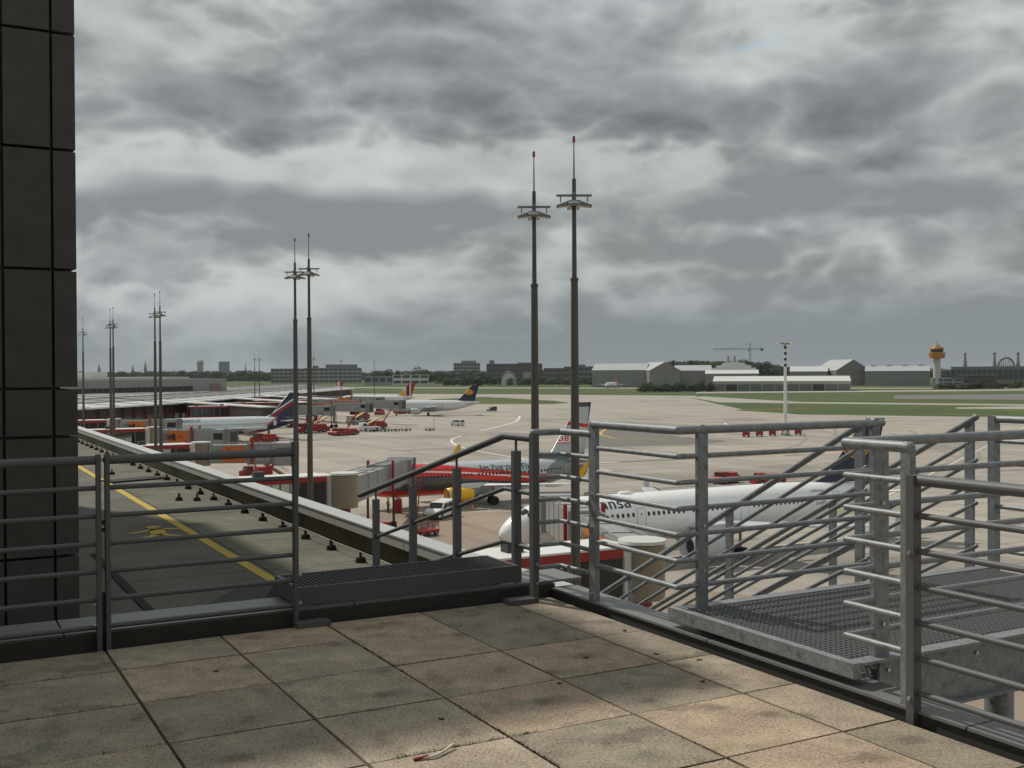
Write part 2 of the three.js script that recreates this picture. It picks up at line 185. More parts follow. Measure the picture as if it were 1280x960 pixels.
// dark stair tower on the left, with stone panels
{ const t = thing('stair_tower', 'dark clad stair tower with open panel joints standing on the roof', 'tower');
  mesh('core', slab(-4.0, 1.0, RF - 0.012, 22.1, -21.3, -9.54), M(0.22, 0.215, 0.2, 0.9), t);
  const pm = new THREE.MeshStandardMaterial({ map: cladTex, roughness: 0.85 });
  const rows = [14.42, 15.03, 16.0, 16.39, 17.35, 18.32, 19.26, 20.2, 21.15, 22.1], cols = [1.12, 0.94, 0.575, 0.21, -0.155, -0.52, -0.885, -1.25];
  for (let r = 0; r + 1 < rows.length; r++) for (let c = 0; c + 1 < cols.length; c++) mesh('panel', worldUV(slab(cols[c + 1] + 0.011, cols[c] - (c ? 0.011 : 0), rows[r] + 0.012, rows[r + 1] - 0.012, -9.54, -9.42 + rnd() * 0.004), 1.3), pm, t);
  for (let r = 0; r + 1 < rows.length; r++) for (let c = 0; c < 8; c++) mesh('panel', worldUV(slab(1.0, 1.11, rows[r] + 0.012, rows[r + 1] - 0.012, -9.545 - (c + 1) * 1.46 + 0.02, -9.545 - c * 1.46), 1.3), pm, t);
  mesh('coping', slab(-4.05, 1.15, 22.1, 22.3, -21.35, -9.4), midGrey, t); }

{ // unseen block added behind the viewer to darken the terrace, clad like the tower
  const t = thing('added_rear_block', 'unseen dark clad block added behind the viewer to shade the terrace from the sky', 'building'); mesh('core', slab(-30, 6, T - 0.08, T + 9, 3.31, 14), M(0.22, 0.215, 0.2, 0.9), t);
  const pm = new THREE.MeshStandardMaterial({ map: cladTex, roughness: 0.85 }); for (let i = 0; i < 12; i++) for (let j = 0; j < 8; j++) mesh('panel', worldUV(slab(6 - (i + 1) * 1.5 + 0.012, 6 - i * 1.5 - 0.012, T + j * 1.1 + 0.012, T + (j + 1) * 1.1 - 0.012, 3.2, 3.31)), pm, t); }

// ---------- terrace floor ----------
const floor = structure(mesh('terrace_floor', slab(-6, 3.56, T - 0.08, T - 0.052, -6.02, 6), M(0.1, 0.09, 0.07, 1)));
const slabM = slabTexes.flatMap((t, k) => [0, 1, 2].map((j) => new THREE.MeshStandardMaterial({ map: t, color: C(...[[1, 0.99, 1], [0.8, 0.81, 0.82], [1.1, 1.02, 0.98]][j]), roughness: 0.92, bumpMap: t, bumpScale: 0.0015 })));
{ const xs = []; for (let x = 3.24; x > -4; x -= 0.6) xs.push(x); xs.reverse(); xs.push(3.555);
  for (let i = 0; i + 1 < xs.length; i++) { const zs = xs[i] > 2 ? [-6.0, -4.96] : [-6.0, -5.56, -4.96]; for (let z = -4.36; z < 3.2; z += 0.6) zs.push(z);
    for (let j = 0; j + 1 < zs.length; j++) { const w = xs[i + 1] - xs[i] - 0.014, d = zs[j + 1] - zs[j] - 0.012, g = new THREE.BoxGeometry(w, 0.05, d, 1, 1, 1); worldUV(g, 1.1); const uv = g.attributes.uv, ou = rnd(), ov = rnd(); for (let q = 0; q < uv.count; q++) uv.setXY(q, uv.getX(q) + ou, uv.getY(q) + ov);
      const o = mesh('paving_slab', g, slabM[Math.floor(rnd() * 9)], floor); o.position.set((xs[i] + xs[i + 1]) / 2, T - 0.025 + (rnd() - 0.5) * 0.004, (zs[j] + zs[j + 1]) / 2); o.rotation.set((rnd() - 0.5) * 0.004, (rnd() - 0.5) * 0.006, (rnd() - 0.5) * 0.004); } } }
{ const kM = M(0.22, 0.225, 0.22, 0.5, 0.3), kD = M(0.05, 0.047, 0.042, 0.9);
  const k = thing('roof_edge_kerb', 'low grey metal kerb round the edge of the paved terrace', 'kerb');
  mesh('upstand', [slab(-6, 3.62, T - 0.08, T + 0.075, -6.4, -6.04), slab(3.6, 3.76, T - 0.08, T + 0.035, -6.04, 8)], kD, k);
  for (let i = 0; i < 6; i++) { const x1 = 3.84 - i * 1.6; mesh('metal_cap', slab(x1 - 1.59, x1, T + 0.077, T + 0.092, -6.44, -6.06), kM, k); }
  for (let i = 0; i < 5; i++) mesh('metal_cap', slab(3.59, 3.78, T + 0.037, T + 0.05, -6.05 + i * 1.6, -6.05 + (i + 1) * 1.6 - 0.01), kM, k); }
{ // growth in the slab joints and odds and ends on the floor
  const gr = [], gm = M(0.05, 0.055, 0.02, 1); const tuft = (x, z) => { for (let b = 0; b < 5; b++) { const h = 0.004 + rnd() * 0.013, a = rnd() * 6.28, e = h * 0.7; gr.push(rod(V(x, T - 0.03, z), V(x + Math.cos(a) * e, T - 0.005 + h, z + Math.sin(a) * e), 0.0022, 3, 0.0004)); } };
  for (let k = 0; k < 110; k++) tuft(1.55 + rnd() * 0.62, -3.765 + (rnd() - 0.5) * 0.008); for (let k = 0; k < 60; k++) tuft(2.04 + (rnd() - 0.5) * 0.008, -3.9 + rnd() * 0.5); for (let k = 0; k < 300; k++) { const l = Math.floor(rnd() * 2); if (l) tuft(2.04 + (rnd() - 0.5) * 0.01, -6 + rnd() * 3.4); else tuft(rnd() * 3.4, [-5.56, -4.96, -4.36][Math.floor(rnd() * 3)] + (rnd() - 0.5) * 0.01); }
  const o = mesh('joint_weeds', gr, gm); o.userData = { kind: 'stuff', label: 'small weeds and moss growing in the slab joints', category: 'weeds' };
  const s = new THREE.TubeGeometry(new THREE.CatmullRomCurve3([V(1.62, T + 0.008, -3.7), V(1.68, T + 0.012, -3.69), V(1.74, T + 0.014, -3.72), V(1.79, T + 0.02, -3.75)]), 16, 0.006, 6); const l = thing('litter_strip', 'crumpled white and red paper strip lying on the paving', 'litter'); mesh('paper', s, M(0.7, 0.66, 0.6, 0.9), l); mesh('red_end', rod(V(1.6, T + 0.008, -3.7), V(1.66, T + 0.013, -3.695), 0.0066, 6), red, l);
  const leafG = new THREE.SphereGeometry(0.018, 8, 4).scale(1, 0.16, 0.6); const lm = M(0.1, 0.055, 0.03, 0.9); let l0;
  [[1.25, -5.3], [2.6, -4.3], [3.3, -4.5], [3.42, -4.3], [3.2, -4.0], [1.9, -4.1], [2.95, -4.62], [3.45, -5.0]].forEach(([x, z], i) => { if (!l0) { l0 = mesh('fallen_leaf', leafG, lm); tag(l0, 'tiny dead brown leaf on the paving slabs', 'leaf', 'dead leaves on the paving'); l0.position.set(x, T + 0.003, z); } else again(l0, [x, T + 0.003, z], i); }); }

// ---------- railings ----------
const bolt = new THREE.CylinderGeometry(0.009, 0.009, 0.014, 8);
const bolts = (o, list, axis = 'z') => list.forEach(([x, y, z]) => { const b = mesh('bolt', bolt, boltM, o); b.position.set(x, y, z); if (axis === 'z') b.rotation.x = Math.PI / 2; else b.rotation.z = Math.PI / 2; });
const oldY = [1.0, 0.853, 0.706, 0.559, 0.412, 0.265, 0.12], newY = [1.13, 0.987, 0.843, 0.7, 0.557, 0.413, 0.27];
function oldRailing(label, ax, from, to, other, posts) { // ax 'x' or 'z'
  const o = thing('steel_railing', label, 'railing'); const P = (s, y) => ax === 'x' ? V(s, T + y, other) : V(other, T + y, s);
  oldY.forEach((y, i) => mesh(i ? 'rail' : 'handrail', pipe([P(from, y), P(to, y)], i ? 0.0135 : 0.024, 14), oldSteel, o));
  posts.forEach(([s, h]) => mesh('post', ax === 'x' ? slab(s - 0.0115, s + 0.0115, T - 0.02, T + h, other - 0.012, other + 0.035) : slab(other - 0.035, other + 0.012, T - 0.02, T + h, s - 0.02, s + 0.02), oldSteel, o));
  return o; }
{ const a = oldRailing('dark steel railing in front of the stair tower, paired post at its end', 'x', -3.5, 0.81, -6.03, [[-2.4, 1.0], [-0.8, 1.0], [0.813, 1.03]]);
  const b = oldRailing('dark steel railing between the paired post and the grating step', 'x', 0.86, 1.865, -6.03, [[0.857, 1.03], [1.875, 1.06]]);
  mesh('clamp_plate', slab(0.8, 0.87, T + 0.62, T + 0.68, -6.045, -6.04), oldSteel, b); mesh('base_plate', slab(0.8, 0.87, T - 0.02, T + 0.3, -6.05, -6.042), oldSteel, b);
  bolts(b, [[0.835, T + 0.65, -6.03], [1.895, T + 0.14, -6.0], [1.895, T + 0.3, -6.0]]); bolts(a, [[0.79, T + 0.13, -6.02], [0.79, T + 0.24, -6.02]], 'x');
  mesh('foot_plate', slab(1.86, 2.06, T, T + 0.03, -6.03, -5.94), oldSteel, b);
  const c = oldRailing('dark steel railing running back from the gangway opening beside the paving', 'z', -3.1, 2.5, 3.6, [[-3.11, 1.02], [-1.2, 1.0], [0.8, 1.0], [2.4, 1.0]]); bolts(c, [[3.565, T + 0.7, -3.11], [3.565, T + 0.1, -3.11]], 'x'); }
function flatPost(w, d, y0, y1) { const big = Math.max(w, d), thin = Math.min(w, d), s = new THREE.Shape(); s.moveTo(-big / 2, y0); s.lineTo(big / 2, y0); s.lineTo(big / 2, y1 - big / 2); s.absarc(0, y1 - big / 2, big / 2, 0, Math.PI, false); s.lineTo(-big / 2, y0); const g = worldUV(new THREE.ExtrudeGeometry(s, { depth: thin - 0.006, bevelEnabled: true, bevelSize: 0.003, bevelThickness: 0.003, bevelSegments: 1, curveSegments: 12 }).translate(0, 0, -thin / 2 + 0.003), 2); return d > w ? g.rotateY(Math.PI / 2) : g; }
function newRailing(label, path, posts, parentName = 'galvanised_railing') { const o = thing(parentName, label, 'railing'); newY.forEach((y, i) => mesh(i ? 'rail' : 'handrail', pipe(path.map(([x, z]) => V(x, T + y, z)), i ? 0.0145 : 0.024, 14), galv, o)); posts.forEach(([x, z, y0, y1, w, d]) => mesh('post', flatPost(w, d, y0, y1).translate(x, 0, z), galvPost, o)); return o; }
{ // corner piece joining the roof step handrail and the gangway railing
  const k = thing('corner_railing', 'short bent galvanised railing in the terrace corner beside the roof step', 'railing');
  newY.forEach((y, i) => mesh(i ? 'rail' : 'handrail', pipe([V(3.4, T + y - 0.06, -5.93), V(3.6, T + y - 0.06, -5.93), V(3.62, T + y - 0.06, -5.6)], i ? 0.0145 : 0.022, 12), galv, k));
  mesh('post', slab(3.38, 3.422, T - 0.02, T + 1.06, -5.955, -5.905), oldSteel, k); mesh('foot_plate', slab(3.2, 3.4, T, T + 0.03, -5.98, -5.88), oldSteel, k); bolts(k, [[3.4, T + 0.24, -5.895], [3.4, T + 0.12, -5.895]]);
  const far = newRailing('galvanised railing bending from the terrace edge along the far side of the gangway', [[3.62, -5.57], [3.62, -4.74], [5.19, -4.74]], [[3.62, -5.57, T - 0.04, T + 1.15, 0.03, 0.075], [3.79, -4.74, T + 0.1, T + 1.155, 0.065, 0.03], [5.13, -4.74, T + 0.1, T + 1.16, 0.06, 0.03]]);
  bolts(far, [[3.6, T + 0.09, -5.57], [3.6, T + 0.5, -5.57], [3.6, T + 0.7, -5.57]], 'x'); bolts(far, [[3.79, T + 0.6, -4.72], [3.79, T + 0.35, -4.72]]);
  const near = newRailing('galvanised railing with a hooked end along the near side of the gangway', [[3.62, -3.16], [3.62, -3.51], [6.2, -3.51]], [[3.62, -3.165, T - 0.03, T + 1.15, 0.035, 0.05], [3.83, -3.51, T + 0.1, T + 1.14, 0.085, 0.03], [6.0, -3.51, T + 0.1, T + 1.14, 0.09, 0.03]]);
  bolts(near, [[3.83, T + 0.85, -3.49], [3.83, T + 0.3, -3.49], [3.83, T + 0.2, -3.49]]);
  const outer = thing('galvanised_railing', 'galvanised railing closing the outer end of the gangway', 'railing'); newY.forEach((y, i) => mesh(i ? 'rail' : 'handrail', pipe([V(6.2, T + y, -4.7), V(6.2, T + y, -3.55)], i ? 0.0145 : 0.024), galv, outer)); mesh('post', slab(6.17, 6.23, T + 0.1, T + 1.15, -4.74, -4.69), galvPost, outer); mesh('post', slab(6.17, 6.23, T + 0.1, T + 1.15, -3.6, -3.55), galvPost, outer); }
// gangway deck
function grating(x0, x1, z0, z1, y, h, sx, sz, name, m, parent) { const g = []; for (let x = x0; x <= x1 + 1e-6; x += sx) g.push(slab(x - 0.002, x + 0.002, y - h, y, z0, z1)); for (let z = z0; z <= z1 + 1e-6; z += sz) g.push(slab(x0, x1, y - 0.012, y - 0.0025, z - 0.0022, z + 0.0022)); const o = mesh(name, g, m, parent); o.userData.kind = 'stuff'; return o; }
{ const girderM = galv; const d = thing('gangway', 'galvanised steel gangway with grating deck leading off the terrace', 'gangway'); const y = T + 0.15;
  grating(3.66, 6.15, -4.7, -3.55, y, 0.03, 0.033, 0.033, 'grating', M(0.3, 0.31, 0.315, 0.5, 0.6), d);
  mesh('edge_angle', [slab(3.6, 3.65, y - 0.06, y + 0.006, -4.8, -3.45), slab(3.61, 3.72, y - 0.066, y - 0.06, -4.8, -3.45)], galv, d);
  for (const [z0, z1] of [[-4.8, -4.72], [-3.53, -3.45]]) mesh('girder', [slab(3.655, 6.25, y - 0.012, y + 0.002, z0, z1), slab(3.8, 6.25, y - 0.26, y - 0.012, (z0 + z1) / 2 - 0.006, (z0 + z1) / 2 + 0.006), slab(3.8, 6.25, y - 0.275, y - 0.26, z0, z1)], girderM, d);
  for (let i = 0; i < 6; i++) mesh('cross_beam', slab(3.8 + i * 0.45, 3.85 + i * 0.45, y - 0.14, y - 0.032, -4.715, -3.535), galv, d);
  bolts(d, Array.from({ length: 8 }, (_, i) => [3.85 + i * 0.3, y - 0.06, -3.48])); mesh('support_column', rod(V(4.9, 0, -3.4), V(4.9, y - 0.275, -3.4), 0.09, 16), girderM, d); mesh('support_column', rod(V(6.1, 0, -4.6), V(6.1, y - 0.275, -4.6), 0.09, 16), galv, d); }
{ // outside stair going down from the gangway
  const s = thing('outside_stair', 'galvanised outside stair with sloping rails going down beside the terminal roof', 'stair'); const y0 = T + 0.15, sl = 0.54, zTop = -4.82, run = 0.29, N = 22;
  const yAt = (z) => y0 + sl * (z - zTop);
  for (let k = 0; k < N; k++) { const z = zTop - 0.02 - k * run; const t = grating(5.2, 6.12, z - 0.27, z, yAt(z) - 0.12, 0.03, 0.04, 0.054, 'tread', galv, s); delete t.userData.kind; }
  for (const x of [5.14, 6.16]) { mesh('stringer', bar(V(x, yAt(zTop) - 0.14, zTop), V(x, yAt(zTop - N * run) - 0.14, zTop - N * run), 0.02, 0.2), galv, s);
    newY.forEach((h, i) => mesh(i ? 'rail' : 'handrail', pipe([V(x, yAt(zTop) + h - 0.14, zTop), V(x, yAt(zTop - N * run) + h - 0.14, zTop - N * run)], i ? 0.0145 : 0.022), galv, s));
    for (let k = 0; k < 6; k++) { const z = zTop - 0.05 - k * 1.24; mesh('post', slab(x - 0.012, x + 0.012, yAt(z) - 0.25, yAt(z) + 0.99, z - 0.032, z + 0.032), galvPost, s); } }
  const zE = zTop - N * run; mesh('landing', slab(5.1, 6.2, yAt(zE) - 0.16, yAt(zE) - 0.12, zE - 1.3, zE), galv, s); for (const x of [5.15, 6.15]) for (const z of [zE - 1.2, zE - 0.1]) mesh('support_column', rod(V(x, 0, z), V(x, yAt(zE) - 0.16, z), 0.06), galv, s); }
{ // step up and over the kerb to the roof
  const s = thing('grating_step', 'dark steel grating step bridging the kerb towards the lower roof', 'step'); const y = T + 0.205;
  grating(1.94, 3.34, -6.5, -6.1, y, 0.03, 0.03, 0.05, 'grating', oldSteel, s); mesh('frame', [slab(1.9, 3.37, y - 0.1, y + 0.003, -6.09, -6.075), slab(1.9, 3.37, y - 0.1, y + 0.003, -6.525, -6.51), slab(3.345, 3.37, y - 0.1, y + 0.003, -6.51, -6.09), slab(1.9, 1.925, y - 0.1, y + 0.003, -6.51, -6.09)], oldSteel, s); mesh('bracket', [slab(2.0, 2.06, T + 0.092, y - 0.1, -6.4, -6.12), slab(3.2, 3.26, T + 0.092, y - 0.1, -6.4, -6.12)], oldSteel, s);
  for (let k = 0; k < 3; k++) grating(1.94, 3.34, -6.86 - k * 0.3, -6.58 - k * 0.3, y - 0.2 * (k + 1) , 0.03, 0.03, 0.05, 'tread', oldSteel, s).userData = {};
  for (const x of [1.93, 3.355]) mesh('stringer', bar(V(x, y - 0.06, -6.45), V(x, RF + 0.03, -7.7), 0.012, 0.16), oldSteel, s); }
{ const h = thing('stair_handrail', 'steel handrail sloping down from the terrace corner to the lower roof', 'handrail'); const yTop = T + 1.03, x = 3.4;
  const at = (z) => yTop - Math.max(0, (-6.32 - z)) * 0.244;
  [[0, 0.023], [-0.35, 0.015], [-0.7, 0.015]].forEach(([dy, r], i) => mesh(i ? 'rail' : 'handrail', pipe([V(x, yTop + dy, -5.97), V(x, yTop + dy, -6.32), V(x, at(-9.02) + dy, i ? -8.75 : -9.02)], r, 14), oldSteel, h));
  [-6.16, -7.05, -7.85, -8.64].forEach((z) => { mesh('post', slab(x - 0.027, x + 0.027, RF, at(z) - 0.09, z - 0.02, z + 0.02), oldSteel, h); mesh('rail_pin', rod(V(x, at(z) - 0.1, z), V(x, at(z) - 0.015, z), 0.009), oldSteel, h); }); }
// ---------- floodlight masts ----------
const poleM = M(0.1, 0.092, 0.08, 0.6, 0.25), headM = M(0.2, 0.2, 0.19, 0.5, 0.3), lensM = M(0.55, 0.55, 0.5, 0.3);
function makeMast(label) { const o = thing('floodlight_mast', label, 'light mast', [0, 0, 0], 0, 'twin floodlight masts along the gates');
  mesh('base', [new THREE.CylinderGeometry(0.3, 0.36, 0.4, 16).translate(0, 0.2, 0)], grey, o);
  mesh('lower_pole', new THREE.CylinderGeometry(0.145, 0.24, 19.9, 16).translate(0, 10.35, 0), poleM, o); mesh('collar', new THREE.CylinderGeometry(0.17, 0.17, 0.12, 16).translate(0, 20.3, 0), poleM, o);
  mesh('upper_pole', new THREE.CylinderGeometry(0.08, 0.1, 4.1, 12).translate(0, 22.35, 0), poleM, o); mesh('spire', rod(V(0, 24.4, 0), V(0, 25.9, 0), 0.035, 8, 0.02), poleM, o);
  const b = mesh('beacon', new THREE.CylinderGeometry(0.05, 0.065, 0.2, 10).translate(0, 26, 0), M(0.3, 0.01, 0.008, 0.4), o); mesh('beacon_cap', new THREE.SphereGeometry(0.055, 10, 6).translate(0, 26.1, 0), dark, b);
  for (const a of [0.5, 0.5 + Math.PI / 2]) mesh('cross_arm', bar(V(-0.72 * Math.cos(a), 23.72, -0.72 * Math.sin(a)), V(0.72 * Math.cos(a), 23.72, 0.72 * Math.sin(a)), 0.07, 0.09), headM, o);
  for (let k = 0; k < 4; k++) { const a = 0.5 + k * Math.PI / 2, g = new THREE.BoxGeometry(0.62, 0.2, 0.5); const p = g.attributes.position; for (let i = 0; i < p.count; i++) if (p.getX(i) > 0 && p.getY(i) > 0) p.setY(i, -0.04); g.computeVertexNormals(); g.rotateZ(-0.12).translate(0.42, 23.38, 0).rotateY(-a);
    const f = mesh('floodlight', g, headM, o); mesh('lens', new THREE.BoxGeometry(0.5, 0.02, 0.4).rotateZ(-0.12).translate(0.41, 23.265, 0).rotateY(-a), lensM, f); mesh('hanger', rod(V(0.55 * Math.cos(a), 23.45, 0.55 * Math.sin(a)), V(0.55 * Math.cos(a), 23.7, 0.55 * Math.sin(a)), 0.025, 6), headM, f); }
  return o; }
{ const m = makeMast('floodlight mast in front of the grey tail fin with a red stripe'); m.position.set(23.46, 0, -37.5);
  [[23.53, -40.9], [23.51, -72], [23.4, -74.8], [24.4, -129.5], [24.5, -133.2], [24.2, -163], [24.4, -167], [24.3, -196.5]].forEach(([x, z], i) => again(m, [x, 0, z], 0, ['floodlight mast rising over the white nosed airliner, left of the red striped fin', 'floodlight mast on the gate side of the glazed bridge, behind the dark railing end post', 'floodlight mast directly in line with the end post of the dark railing', 'twin floodlight mast rising behind the gate bridge with orange panel', 'twin floodlight mast rising behind the gate bridge with orange panel', 'slim floodlight mast between the stair tower and the white pier roof', 'slim floodlight mast between the stair tower and the white pier roof', 'floodlight mast half hidden by the edge of the stair tower'][i]));
  for (const [x, z] of [[110, -402], [114, -410]]) { const c = again(m, [x, -1.2, z], 0, 'thin far floodlight mast on the pier behind the navy tailed airliner'); c.userData.group = 'far pier masts'; c.scale.y = 0.98; }
  for (const [x, z] of [[134, -405], [172, -480], [212, -540]]) { const c = again(m, [x, -1.2, z], 0.6, 'thin far floodlight mast over the red bridges of the pier end'); c.userData.group = 'far pier end masts'; } }
{ const o = thing('striped_light_mast', 'tall white light mast with black banded top on the open apron', 'light mast', [193.6, 0, -208.3]);
  const wm = M(0.7, 0.7, 0.67, 0.5); mesh('pole', new THREE.CylinderGeometry(0.3, 0.5, 23.5, 16).translate(0, 11.75, 0), wm, o); mesh('base_block', box(1.6, 0.8, 1.6, 0, 0.4, 0), grey, o); mesh('head_ring', new THREE.CylinderGeometry(1.5, 1.1, 0.35, 20).translate(0, 23.6, 0), headM, o);
  for (let k = 0; k < 5; k++) mesh('band', new THREE.CylinderGeometry(0.345, 0.35, 0.7, 16).translate(0, 22.6 - k * 1.5, 0), dark, o);
  for (let k = 0; k < 8; k++) { const a = k * Math.PI / 4; mesh('floodlight', box(0.9, 0.35, 0.7, 2.3, 23.75, 0).rotateY(a), wm, o); } }

// ---------- aircraft ----------
function foil(sections, up) { // sections: {p:[x,y,z] leading edge, c chord, t thickness}; up 'y' or 'z' = thickness axis
  const S = [0, 0.02, 0.07, 0.16, 0.3, 0.5, 0.72, 1], prof = (s) => 5 * (0.2969 * Math.sqrt(s) - 0.126 * s - 0.3516 * s * s + 0.2843 * s ** 3 - 0.1036 * s ** 4);
  const ring = ({ p, c, t }) => [...S.map((s) => [s, prof(s)]), ...S.slice(1, -1).reverse().map((s) => [s, -prof(s) * 0.8])].map(([s, h]) => up === 'y' ? [p[0] + s * c, p[1] + h * t * c, p[2]] : [p[0] + s * c, p[1], p[2] + h * t * c]);
  const rings = sections.map(ring), n = rings[0].length, pos = [], idx = []; rings.forEach((r) => r.forEach((q) => pos.push(...q)));
  for (let i = 0; i + 1 < rings.length; i++) for (let j = 0; j < n; j++) { const a = i * n + j, b = i * n + (j + 1) % n; idx.push(a, b, a + n, b, b + n, a + n); }
  for (const r of [0, rings.length - 1]) for (let j = 1; j + 1 < n; j++) idx.push(r * n, r * n + j, r * n + j + 1);
  const g = new THREE.BufferGeometry(); g.setAttribute('position', new THREE.Float32BufferAttribute(pos, 3)); g.setIndex(idx); g.computeBoundingBox(); const { min, max } = g.boundingBox, uv = []; for (let i = 0; i < pos.length; i += 3) uv.push((pos[i] - min.x) / (max.x - min.x), up === 'y' ? (pos[i + 2] - min.z) / (max.z - min.z) : (pos[i + 1] - min.y) / (max.y - min.y));
  g.setAttribute('uv', new THREE.Float32BufferAttribute(uv, 2)); g.computeVertexNormals(); return g; }
function hull(L, R, tailAt = 0.66, Ln = 5.6) {
  const at = (x) => { if (x < Ln) { const t = Math.max(0, x / Ln); return [R * Math.pow(1 - (1 - t) ** 2, 0.56), -0.3 * R * (1 - t) ** 1.9]; } const xt = tailAt * L; if (x > xt) { const t = Math.min(1, (x - xt) / (L - xt)), r = R * (1 - 0.93 * t ** 1.45); return [r, (R - r) * 0.62]; } return [R, 0]; };
  const S = (x, a, off = 0) => { const [r, c] = at(x); return V(x, c - (r + off) * Math.cos(a) * 1.03, (r + off) * Math.sin(a)); };   // a = 0 belly, pi/2 left side (+z), pi crown
  const xs = []; for (let i = 0; i <= 14; i++) xs.push(Ln * (i / 14) ** 1.8); for (let x = Ln + 1; x < tailAt * L; x += 1.2) xs.push(x); for (let i = 0; i <= 16; i++) xs.push(tailAt * L + (L - tailAt * L) * i / 16);
  const n = 36, pos = [], uv = [], idx = []; xs.forEach((x) => { for (let j = 0; j <= n; j++) { const a = j / n * 2 * Math.PI, p = S(x, a); pos.push(p.x, p.y, p.z); uv.push(x / L, j / n); } });
  for (let i = 0; i + 1 < xs.length; i++) for (let j = 0; j < n; j++) { const a = i * (n + 1) + j, b = a + 1, c = a + n + 1; idx.push(a, b, c, b, c + 1, c); }
  const g = new THREE.BufferGeometry(); g.setAttribute('position', new THREE.Float32BufferAttribute(pos, 3)); g.setAttribute('uv', new THREE.Float32BufferAttribute(uv, 2)); g.setIndex(idx); g.computeVertexNormals();
  const patch = (x0, x1, a0, a1, off = 0.012, nx = 3, na = 4, round = true) => { const P = [], I = []; for (let i = 0; i <= nx; i++) for (let j = 0; j <= na; j++) { let u = i / nx, v = j / na; let x = x0 + (x1 - x0) * u, a = a0 + (a1 - a0) * v; if (round && (j === 0 || j === na)) { const xm = (x0 + x1) / 2; x = xm + (x - xm) * 0.5; } const p = S(x, a, off); P.push(p.x, p.y, p.z); } for (let i = 0; i < nx; i++) for (let j = 0; j < na; j++) { const q = i * (na + 1) + j; I.push(q, q + 1, q + na + 1, q + 1, q + na + 2, q + na + 1); } const e = new THREE.BufferGeometry(); e.setAttribute('position', new THREE.Float32BufferAttribute(P, 3)); e.setAttribute('uv', new THREE.Float32BufferAttribute(new Float32Array(P.length / 3 * 2), 2)); e.setIndex(I); e.computeVertexNormals(); return e; };
  return { g, S, patch, at }; }
